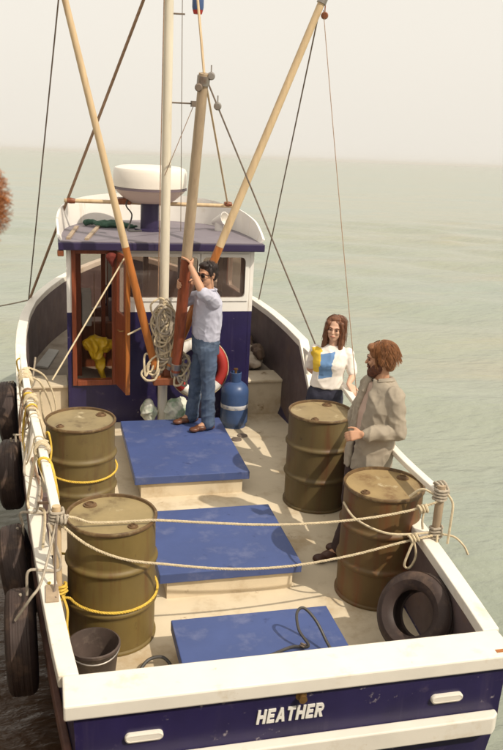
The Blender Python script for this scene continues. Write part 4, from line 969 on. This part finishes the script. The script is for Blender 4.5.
# ---- man at the mast, sunglasses, both hands on the derrick boom
p1 = person_root('man in sunglasses, pale lavender shirt and jeans gripping the boom', (.33, 4.70, .22))
F1 = V((-.94, -.33, 0)).normalized(); L1 = V((-F1.y*-1, 0, 0)); F1, L1, U1 = frame(F1)
boomA, boomB = V((.07, 4.87, .78)), V((.165, 4.26, 3.69)); bdir = (boomB-boomA).normalized()
def boom_at(z): return boomA+(boomB-boomA)*((z-boomA.z)/(boomB.z-boomA.z))
sk = MB()
headF = (-.82, -.56, -.02)
P, rot = head_shapes(sk, (.335, 4.69, 1.835), headF)
sk.cone((.355, 4.71, 1.63), .060, (.345, 4.70, 1.77), .054)
shL, shR = V((.375, 4.545, 1.585)), V((.335, 4.875, 1.585)); elL, elR = V((.235, 4.395, 1.715)), V((.145, 5.0, 1.49))
hipL, hipR = V((.355, 4.635, 1.10)), V((.335, 4.80, 1.10)); knL, knR = V((.365, 4.61, .70)), V((.285, 4.825, .70)); anL, anR = V((.375, 4.60, .31)), V((.245, 4.845, .31))
wl_ = grip(sk, boom_at(1.965), bdir, .053, (.75, -.65, 0)); wr_ = grip(sk, boom_at(1.735), bdir, .055, (.5, .86, 0))
sk.loft([((.345, 4.715, 1.02), L1, .155, F1, .105), ((.345, 4.715, 1.2), L1, .148, F1, .10), ((.355, 4.712, 1.4), L1, .165, F1, .108), ((.36, 4.71, 1.56), L1, .155, F1, .09), ((.36, 4.71, 1.64), L1, .09, F1, .065)])
limb(sk, [(shL, .052), (elL, .040), (elL.lerp(wl_, .3), .041), (wl_, .026)]); limb(sk, [(shR, .052), (elR, .040), (elR.lerp(wr_, .3), .041), (wr_, .026)])
for h_, k_, a_ in ((hipL, knL, anL), (hipR, knR, anR)): limb(sk, [(h_, .082), (k_, .054), (k_.lerp(a_, .35), .054), (a_, .038)]); sk.cone(a_, .037, a_+F1*.12-V((0, 0, .055)), .028)
blob('body', sk, 'skin', p1, .0065, 3)
sh = MB()
sh.loft([((.345, 4.715, 1.175), L1, .160, F1, .118), ((.345, 4.715, 1.22), L1, .166, F1, .123), ((.35, 4.712, 1.32), L1, .172, F1, .122), ((.355, 4.712, 1.45), L1, .182, F1, .122), ((.36, 4.71, 1.56), L1, .175, F1, .105), ((.36, 4.71, 1.62), L1, .135, F1, .085), ((.357, 4.71, 1.665), L1, .075, F1, .068)])
sh.chain([(shL-L1*.015, .078), (shL.lerp(elL, .55), .068), (shL.lerp(elL, .92), .058)]); sh.chain([(shR+L1*.02, .072), (shR.lerp(elR, .55), .064), (shR.lerp(elR, 1.0), .056), (elR.lerp(wr_, .25), .055)])
crease(blob('shirt', sh, 'shirt', p1, .0065, 4, [(.14, .020)]), (9, 9, 4), .012, 3., (.35, .25, 0), (13, 13, 16), .005)
part('collar', MB().tube(smooth_path([V((.357, 4.71, 1.675))+L1*.072*math.cos(R(t))+F1*.078*math.sin(R(t))+V((0, 0, .01*math.cos(R(t))**2)) for t in range(110, 431, 20)], 3), .013, 8), 'shirt', p1)
tr = MB()
tr.loft([((.345, 4.715, 1.03), L1, .168, F1, .118), ((.345, 4.715, 1.10), L1, .170, F1, .122), ((.345, 4.715, 1.20), L1, .160, F1, .116)])
for h_, k_, a_ in ((hipL, knL, anL), (hipR, knR, anR)): tr.chain([(h_-V((0, 0, .02)), .100), (h_.lerp(k_, .5), .084), (k_, .068), (k_.lerp(a_, .5), .066), (a_-V((0, 0, .015)), .072)])
crease(blob('jeans', tr, 'jeans', p1, .007, 4, [(.15, .016)]), (5, 5, 9), .011, 3., (.3, .3, 0), (9, 9, 20), .005)
for a_ in (anL, anR):
    s_ = MB(); b0 = V((a_.x, a_.y, .22)); s_.sphere(b0+F1*.015+V((0, 0, .05)), (.045, .045, .05)).sphere(b0+F1*.09+V((0, 0, .036)), (.07, .045, .036)).sphere(b0+F1*.165+V((0, 0, .028)), (.055, .043, .028)).sphere(b0-F1*.035+V((0, 0, .03)), (.045, .038, .03))
    blob('shoe', s_, 'brown_shoe', p1, .007, 3)
hr = MB(); hr.sphere(P(0, -.022, .050), (.083, .098, .082), 20, rot).sphere(P(0, .045, .092), (.062, .045, .034), 14, rot).sphere(P(0, -.07, -.01), (.068, .045, .07), 14, rot)
for q_ in (-1, 1): hr.sphere(P(q_*.072, .02, .03), (.014, .028, .05), 10, rot)
blob('hair', hr, 'black_hair', p1, .007, 2, [(.04, .010)])
strands(p1, P, rot, (.088, .104, .086), (0, -.022, .048), 380, .035, .0026, 'black_hair', .55, 2)
face_parts(p1, P, rot, glasses=True)
gl = root('sunglasses', None, None, ORG[p1.name], aboard=False); gl.parent = p1; gl.location = (0, 0, 0)
for q_ in (-1, 1): part('lens', MB().sphere(P(q_*.034, .096, .000), (.029, .010, .022), 14, rot), 'lens', gl); part('temple', MB().tube([P(q_*.062, .088, .006), P(q_*.081, .05, .006), P(q_*.084, -.01, .002)], .004, 6), 'lens', gl)
part('bridge', MB().tube([P(-.012, .105, .006), P(.012, .105, .006)], .004, 6), 'lens', gl)
mo = MB().tube(smooth_path([P(-.034, .086, -.054), P(-.016, .101, -.044), P(0, .105, -.042), P(.016, .101, -.044), P(.034, .086, -.054)], 4), [.004]+[.0085]*15+[.004], 8)
part('moustache', mo, 'black_hair', p1)

# ---- girl at the starboard rail
GIRL_F = V((-.42, -.91, 0)).normalized(); F3, L3, U3 = frame(GIRL_F)
GIRL_YAW = math.atan2(GIRL_F.y, GIRL_F.x)-math.pi/2
g0 = V((1.318, 3.735, 0))
p3 = person_root('young woman in white T-shirt with blue and yellow panels by the starboard rail', g0)
G_ = lambda l, f, u: g0+L3*l+F3*f+V((0, 0, u))
lean = V((.055, 0, 0))
sk = MB(); hc3 = G_(0, .01, 1.515)+lean
P, rot = head_shapes(sk, hc3, (-.50, -.86, .0), (.10, 0, 1), .98)
sk.cone(G_(0, -.01, 1.34)+lean*.8, .047, G_(0, .0, 1.45)+lean, .044)
sL, sR = G_(.165, -.01, 1.295)+lean*.7, G_(-.165, -.01, 1.295)+lean*.7
eL, eR = G_(.245, .02, 1.08), G_(-.175, -.14, 1.07); wL = V((1.468, 3.53, 1.035)); wR = G_(-.02, -.17, .95)
sk.loft([(G_(0, 0, .80), L3, .165, F3, .105), (G_(0, 0, .92), L3, .155, F3, .098), (G_(0, 0, 1.03)+lean*.3, L3, .118, F3, .085), (G_(0, 0, 1.2)+lean*.5, L3, .14, F3, .10), (G_(0, -.01, 1.28)+lean*.7, L3, .145, F3, .08), (G_(0, -.01, 1.345)+lean*.8, L3, .07, F3, .05)])
limb(sk, [(sL-L3*.012, .034), (sL.lerp(eL, .5), .034), (eL, .033), (eL.lerp(wL, .3), .033), (wL, .022)]); limb(sk, [(sR+L3*.012, .034), (sR.lerp(eR, .5), .034), (eR, .033), (eR.lerp(wR, .3), .033), (wR, .022)])
hand(sk, wL, (.25, -.85, -.35), (.1, -.3, 1), -1, .55, .92); hand(sk, wR, (.6, .3, -.4), (0, -1, 0), 1, .4, .92)
for q_ in (-1, 1): limb(sk, [(G_(q_*.085, 0, .84), .085), (G_(q_*.09, .02, .46), .052), (G_(q_*.09, 0, .34), .052), (G_(q_*.09, -.01, .09), .035)]); sk.cone(G_(q_*.09, 0, .06), .035, G_(q_*.10, .13, .03), .026)
blob('body', sk, 'skin_pale', p3, .0065, 3)
sh = MB(); sh.loft([(G_(0, 0, .955)+lean*.2, L3, .160, F3, .112), (G_(0, .0, 1.00)+lean*.25, L3, .150, F3, .110), (G_(0, 0, 1.08)+lean*.35, L3, .142, F3, .108), (G_(0, .01, 1.19)+lean*.5, L3, .158, F3, .124), (G_(0, 0, 1.28)+lean*.7, L3, .160, F3, .098), (G_(0, -.01, 1.325)+lean*.75, L3, .12, F3, .072), (G_(0, -.01, 1.355)+lean*.8, L3, .07, F3, .058)])
for a, b_ in ((sL, eL), (sR, eR)): sh.chain([(a-V((0, 0, .006))+(G_(0, 0, a.z)-a)*.08, .054), (a.lerp(b_, .45), .047), (a.lerp(b_, .78), .048)])
blob('tshirt', sh, tshirt_mat(), p3, .0075, 4, [(.14, .008)])
crease([c_ for c_ in p3.children if c_.name.startswith('tshirt')][0], (9, 9, 5), .009, 3., (.3, -.35, 0), (14, 14, 16), .004)
tr = MB(); tr.loft([(G_(0, 0, .78), L3, .178, F3, .118), (G_(0, 0, .88), L3, .172, F3, .113), (G_(0, 0, .965)+lean*.2, L3, .150, F3, .102)])
for q_ in (-1, 1): tr.chain([(G_(q_*.085, 0, .82), .097), (G_(q_*.09, .02, .46), .064), (G_(q_*.09, 0, .3), .064), (G_(q_*.09, -.01, .07), .072)])
blob('jeans', tr, 'darkjeans', p3, .009, 2, [(.08, .02)])
for q_ in (-1, 1):
    s_ = MB().sphere(G_(q_*.09, .0, .045), (.042, .05, .045)).sphere(G_(q_*.10, .09, .03), (.042, .07, .030)); blob('shoe', s_, 'boot', p3, .008, 2)
hr = MB(); hr.sphere(P(0, -.024, .044), (.080, .094, .080), 20, rot).sphere(P(0, .020, .096), (.050, .042, .024), 12, rot)
for q_ in (-1, 1):
    hr.chain([(P(q_*.056, .046, .058), .026), (P(q_*.074, .030, -.02), .022), (P(q_*.076, .022, -.11), .026), (P(q_*.080, .020, -.19), .024), (P(q_*.078, .02, -.235), .014)])
    hr.chain([(P(q_*.05, -.06, .03), .042), (P(q_*.056, -.05, -.10), .042), (P(q_*.058, -.045, -.19), .034), (P(q_*.055, -.04, -.24), .02)])
hr.chain([(P(0, -.085, .02), .05), (P(0, -.085, -.12), .055), (P(0, -.075, -.27), .03)])
blob('hair', hr, 'brown_hair', p3, .007, 2, [(.04, .018)])
strands(p3, P, rot, (.083, .097, .082), (0, -.024, .044), 700, .27, .0024, 'brown_hair', .42, 3, 1., .02)
face_parts(p3, P, rot, .96)

# ---- bearded man between the starboard drums
F2, L2, U2 = frame((-.95, -.20, 0)); m0 = V((1.175, 2.27, 0))
p2 = person_root('bearded man with auburn hair in grey beige jacket between the starboard drums', m0)
B_ = lambda l, f, u: m0+L2*l+F2*f+V((0, 0, u))
lean = V((.055, -.01, 0))
sk = MB(); hc2 = B_(0, .02, 1.66)+lean
P, rot = head_shapes(sk, hc2, (-.90, .40, -.12), (.06, 0, 1), 1.02)
sk.cone(B_(0, -.01, 1.45)+lean, .062, B_(0, .0, 1.59)+lean, .056)
sL, sR = B_(.172, -.02, 1.40)+lean, B_(-.172, -.02, 1.40)+lean; eL, eR = V((1.315, 2.055, 1.135)), B_(-.235, -.03, 1.12)
wL = V((1.045, 2.065, 1.13)); wR = B_(-.23, -.03, .88)
hL, hR = B_(.09, 0, .92), B_(-.09, 0, .92); kL, kR = B_(.07, .12, .50), B_(-.10, .05, .49); aL, aR = B_(.0, .17, .10), B_(-.12, -.02, .10)
sk.loft([(B_(0, 0, .85), L2, .165, F2, .115), (B_(0, 0, 1.0)+lean*.3, L2, .155, F2, .11), (B_(0, 0, 1.25)+lean*.7, L2, .17, F2, .12), (B_(0, -.01, 1.40)+lean, L2, .15, F2, .09), (B_(0, -.01, 1.47)+lean, L2, .09, F2, .07)])
limb(sk, [(sL-L2*.015, .042), (eL, .038), (eL.lerp(wL, .3), .040), (wL, .028)]); limb(sk, [(sR+L2*.015, .042), (eR, .042), (eR.lerp(wR, .3), .042), (wR, .028)])
hand(sk, wL, (-.95, .15, -.15), (.1, -.85, .5), 1, .75); hand(sk, wR, (-.35, -.1, -.9), (-.2, .95, .1), -1, .45)
for h_, k_, a_ in ((hL, kL, aL), (hR, kR, aR)): limb(sk, [(h_, .085), (k_, .056), (k_.lerp(a_, .35), .056), (a_, .04)]); sk.cone(a_-V((0, 0, .03)), .04, a_+F2*.14-V((0, 0, .06)), .028)
blob('body', sk, 'skin', p2, .0065, 3)
us = MB().loft([(B_(0, .012, 1.05)+lean*.4, L2, .14, F2, .116), (B_(0, .012, 1.25)+lean*.7, L2, .15, F2, .120), (B_(0, .005, 1.40)+lean, L2, .135, F2, .098), (B_(0, .01, 1.475)+lean, L2, .078, F2, .078)])
blob('shirt', us, 'paleshirt', p2, .010, 2)
# jacket: back and sides, open down the front
jk = MB(); secs = [(.79, .200, .165, .1), (.83, .206, .170, .15), (.98, .200, .160, .3), (1.15, .195, .152, .6), (1.30, .203, .150, .85), (1.41, .198, .126, 1.), (1.465, .150, .105, 1.), (1.50, .098, .088, 1.)]
n_ = 40; v = []; gap = R(12)
for layer in (0, 1):
    for z, rx, ry, ln in secs:
        for j in range(n_+1):
            t = math.pi/2+gap*(.35 if z < 1.0 else 1.)+(2*math.pi-2*gap*(.35 if z < 1.0 else 1.))*j/n_; k_ = 1-layer*.13
            v.append(B_(rx*k_*math.cos(t), ry*k_*math.sin(t)-.008, z)+lean*ln)
k = len(secs); W = n_+1; f = []
for i in range(k-1):
    for j in range(n_):
        f.append((i*W+j, i*W+j+1, (i+1)*W+j+1, (i+1)*W+j)); o_ = k*W; f.append((o_+i*W+j, o_+(i+1)*W+j, o_+(i+1)*W+j+1, o_+i*W+j+1))
    f.append((i*W, (i+1)*W, k*W+(i+1)*W, k*W+i*W)); f.append((i*W+n_, k*W+i*W+n_, k*W+(i+1)*W+n_, (i+1)*W+n_))
for j in range(n_): f.append((j, k*W+j, k*W+j+1, j+1)); q_ = (k-1)*W; f.append((q_+j, q_+j+1, k*W+q_+j+1, k*W+q_+j))
jk.add(v, f)
for a, b_, c in ((sL, eL, wL), (sR, eR, wR)): jk.chain([(a-(a-m0).project(L2)*.10, .077), (a.lerp(b_, .35), .067), (a.lerp(b_, .6), .062), (b_, .059), (b_.lerp(c, .5), .055), (b_.lerp(c, .9), .048)])
crease(blob('jacket', jk, 'jacket', p2, .0075, 4, [(.13, .016)]), (7, 7, 4.5), .020, 3., (.35, .3, 0), (12, 12, 15), .008)
part('jacket_collar', MB().tube(smooth_path([B_(.082*math.cos(R(t)), .080*math.sin(R(t))-.01, 1.492+.015*math.cos(R(t))**2)+lean for t in range(122, 419, 18)], 3), .021, 8), 'jacket', p2)
tr = MB(); tr.loft([(B_(0, 0, .82), L2, .172, F2, .122), (B_(0, 0, .92), L2, .17, F2, .12), (B_(0, 0, 1.05), L2, .158, F2, .115)])
for h_, k_, a_ in ((hL, kL, aL), (hR, kR, aR)): tr.chain([(h_-V((0, 0, .04)), .098), (k_, .072), (k_.lerp(a_, .5), .070), (a_, .072)])
blob('trousers', tr, 'trousers', p2, .009, 2, [(.12, .018)])
for a_ in (aL, aR):
    b0 = V((a_.x, a_.y, 0)); s_ = MB().sphere(b0+V((0, 0, .06)), (.05, .05, .06)).sphere(b0+F2*.09+V((0, 0, .042)), (.078, .050, .042)).sphere(b0+F2*.18+V((0, 0, .034)), (.062, .048, .034)).sphere(b0-F2*.04+V((0, 0, .035)), (.045, .042, .035))
    blob('boot', s_, 'boot', p2, .008, 2)
hr = MB(); hr.sphere(P(0, -.026, .048), (.092, .108, .088), 20, rot).sphere(P(0, .05, .086), (.066, .046, .036), 14, rot).sphere(P(0, -.070, -.03), (.072, .048, .070), 14, rot)
for q_ in (-1, 1): hr.sphere(P(q_*.074, -.020, .0), (.020, .045, .055), 12, rot)
blob('hair', hr, 'red_hair', p2, .007, 2, [(.06, .016)])
bd_ = MB(); bd_.sphere(P(0, .055, -.098), (.052, .052, .046), 14, rot)
for q_ in (-1, 1): bd_.sphere(P(q_*.045, .030, -.072), (.026, .046, .046), 12, rot); bd_.sphere(P(q_*.066, .012, -.035), (.014, .028, .05), 10, rot)
bd_.chain([(P(-.028, .084, -.050), .010), (P(0, .096, -.042), .010), (P(.028, .084, -.050), .010)])
blob('beard', bd_, 'beard', p2, .006, 1, [(.025, .02)])
strands(p2, P, rot, (.094, .111, .091), (0, -.026, .046), 1100, .062, .0026, 'red_hair', .55, 4, .75, .10)
face_parts(p2, P, rot, 1.02)

# ---- onlooker on the quay, only curly hair leaning into the picture
QZ = 1.52
hw = TRIM @ V((-1.466, -1.41, 3.125)); p4 = person_root('curly auburn hair of a person leaning in at the left picture edge', (hw.x-.50, hw.y-.70, QZ), False)
F4, L4, U4 = frame((.75, .66, 0)); o4 = ORG[p4.name]; sk = MB()
P, rot = head_shapes(sk, hw, (-.80, .55, -.05), (.35, .2, 1))
nk = hw+V((-.13, -.10, -.20)); pel = V((o4.x+.02, o4.y+.05, QZ+.86)); mid = pel.lerp(nk, .5)
sk.cone(nk+V((0, 0, -.03)), .06, hw-V((.02, .02, .06)), .055)
sk.loft([(pel-V((0, 0, .05)), L4, .165, F4, .115), (mid, L4, .16, F4, .115), (nk-V((.02, .02, .12)), L4, .17, F4, .10), (nk, L4, .08, F4, .07)])
for q_ in (-1, 1):
    s_ = nk-V((.02, .02, .11))+L4*.17*q_; e_ = s_+V((-.03, -.03, -.28))+L4*.04*q_; w_ = e_+V((.02, .05, -.25)); limb(sk, [(s_, .05), (e_, .04), (w_, .026)]); hand(sk, w_, (.05, .05, -1), L4*q_, q_, .35)
    h_ = pel+L4*.09*q_; k_ = h_+V((.01, .02, -.42)); a_ = V((o4.x, o4.y, QZ+.09))+L4*.10*q_; limb(sk, [(h_, .085), (k_, .056), (a_, .04)]); sk.cone(a_-V((0, 0, .03)), .04, a_+F4*.15-V((0, 0, .05)), .03)
blob('body', sk, 'skin', p4, .008, 3)
ct = MB(); ct.loft([(pel-V((0, 0, .12)), L4, .185, F4, .135), (mid, L4, .18, F4, .135), (nk-V((.02, .02, .12)), L4, .19, F4, .12), (nk-V((0, 0, .01)), L4, .095, F4, .085)])
for q_ in (-1, 1):
    s_ = nk-V((.02, .02, .11))+L4*.17*q_; e_ = s_+V((-.03, -.03, -.28))+L4*.04*q_; w_ = e_+V((.02, .05, -.25)); ct.chain([(s_, .07), (e_, .058), (e_.lerp(w_, .85), .046)])
blob('coat', ct, 'coat', p4, .011, 2, [(.09, .03)])
tr = MB(); tr.loft([(pel-V((0, 0, .08)), L4, .17, F4, .12), (pel+V((0, 0, .06)), L4, .165, F4, .118)])
for q_ in (-1, 1): h_ = pel+L4*.09*q_; k_ = h_+V((.01, .02, -.42)); a_ = V((o4.x, o4.y, QZ+.09))+L4*.10*q_; tr.chain([(h_, .097), (k_, .072), (a_, .070)])
blob('trousers', tr, 'trousers', p4, .011, 2)
blob('hair', MB().sphere(P(0, -.02, .045), (.088, .10, .09), 20, rot).sphere(P(0, -.08, -.04), (.08, .05, .08), 14, rot), 'red_hair', p4, .008, 1, [(.04, .04)])
rh = random.Random(8); cm = MB()
for i in range(3200):
    d_ = V((rh.gauss(0, 1), rh.gauss(0, 1), rh.gauss(0, 1))).normalized()
    loc = rot.transposed() @ d_
    if loc.y > .6 and loc.z < .5: continue
    b0 = P(0, -.03, .03)+rot @ V((loc.x*.088, loc.y*.10, loc.z*.092)); ln = rh.uniform(.015, .045); a = d_.orthogonal().normalized(); b_ = d_.cross(a); ph = rh.uniform(0, 6.28); rr_ = rh.uniform(.003, .008)
    cm.tube([b0+d_*ln*t/6+(a*math.cos(ph+t*1.9)+b_*math.sin(ph+t*1.9))*rr_*min(1, t/2) for t in range(7)], .0009, 3, caps=False)
part('curls', cm, 'curls', p4)['kind'] = 'stuff'

# ------------------------------------------------------------------ summer haze over the water
hb = MB().box((-27500, -27400, SEA_Z-4.5), (27500, 27700, 9.5)); hm = bpy.data.materials.new('sea_haze'); hm.use_nodes = True
hn = hm.node_tree.nodes; hn.clear(); ho = hn.new('ShaderNodeOutputMaterial'); pv = hn.new('ShaderNodeVolumePrincipled')
pv.inputs['Color'].default_value = (.97, .95, .90, 1); pv.inputs['Density'].default_value = .00035; hm.node_tree.links.new(pv.outputs[0], ho.inputs['Volume'])
hz_ = part('haze', hb, hm, None, smooth=False); hz_['kind'] = 'stuff'; hz_['label'] = 'pale summer haze over the sea'; hz_['category'] = 'haze'

# ------------------------------------------------------------------ the boat and all aboard take her trim
bpy.context.view_layer.update()
for o in ABOARD: o.matrix_world = TRIM @ o.matrix_world
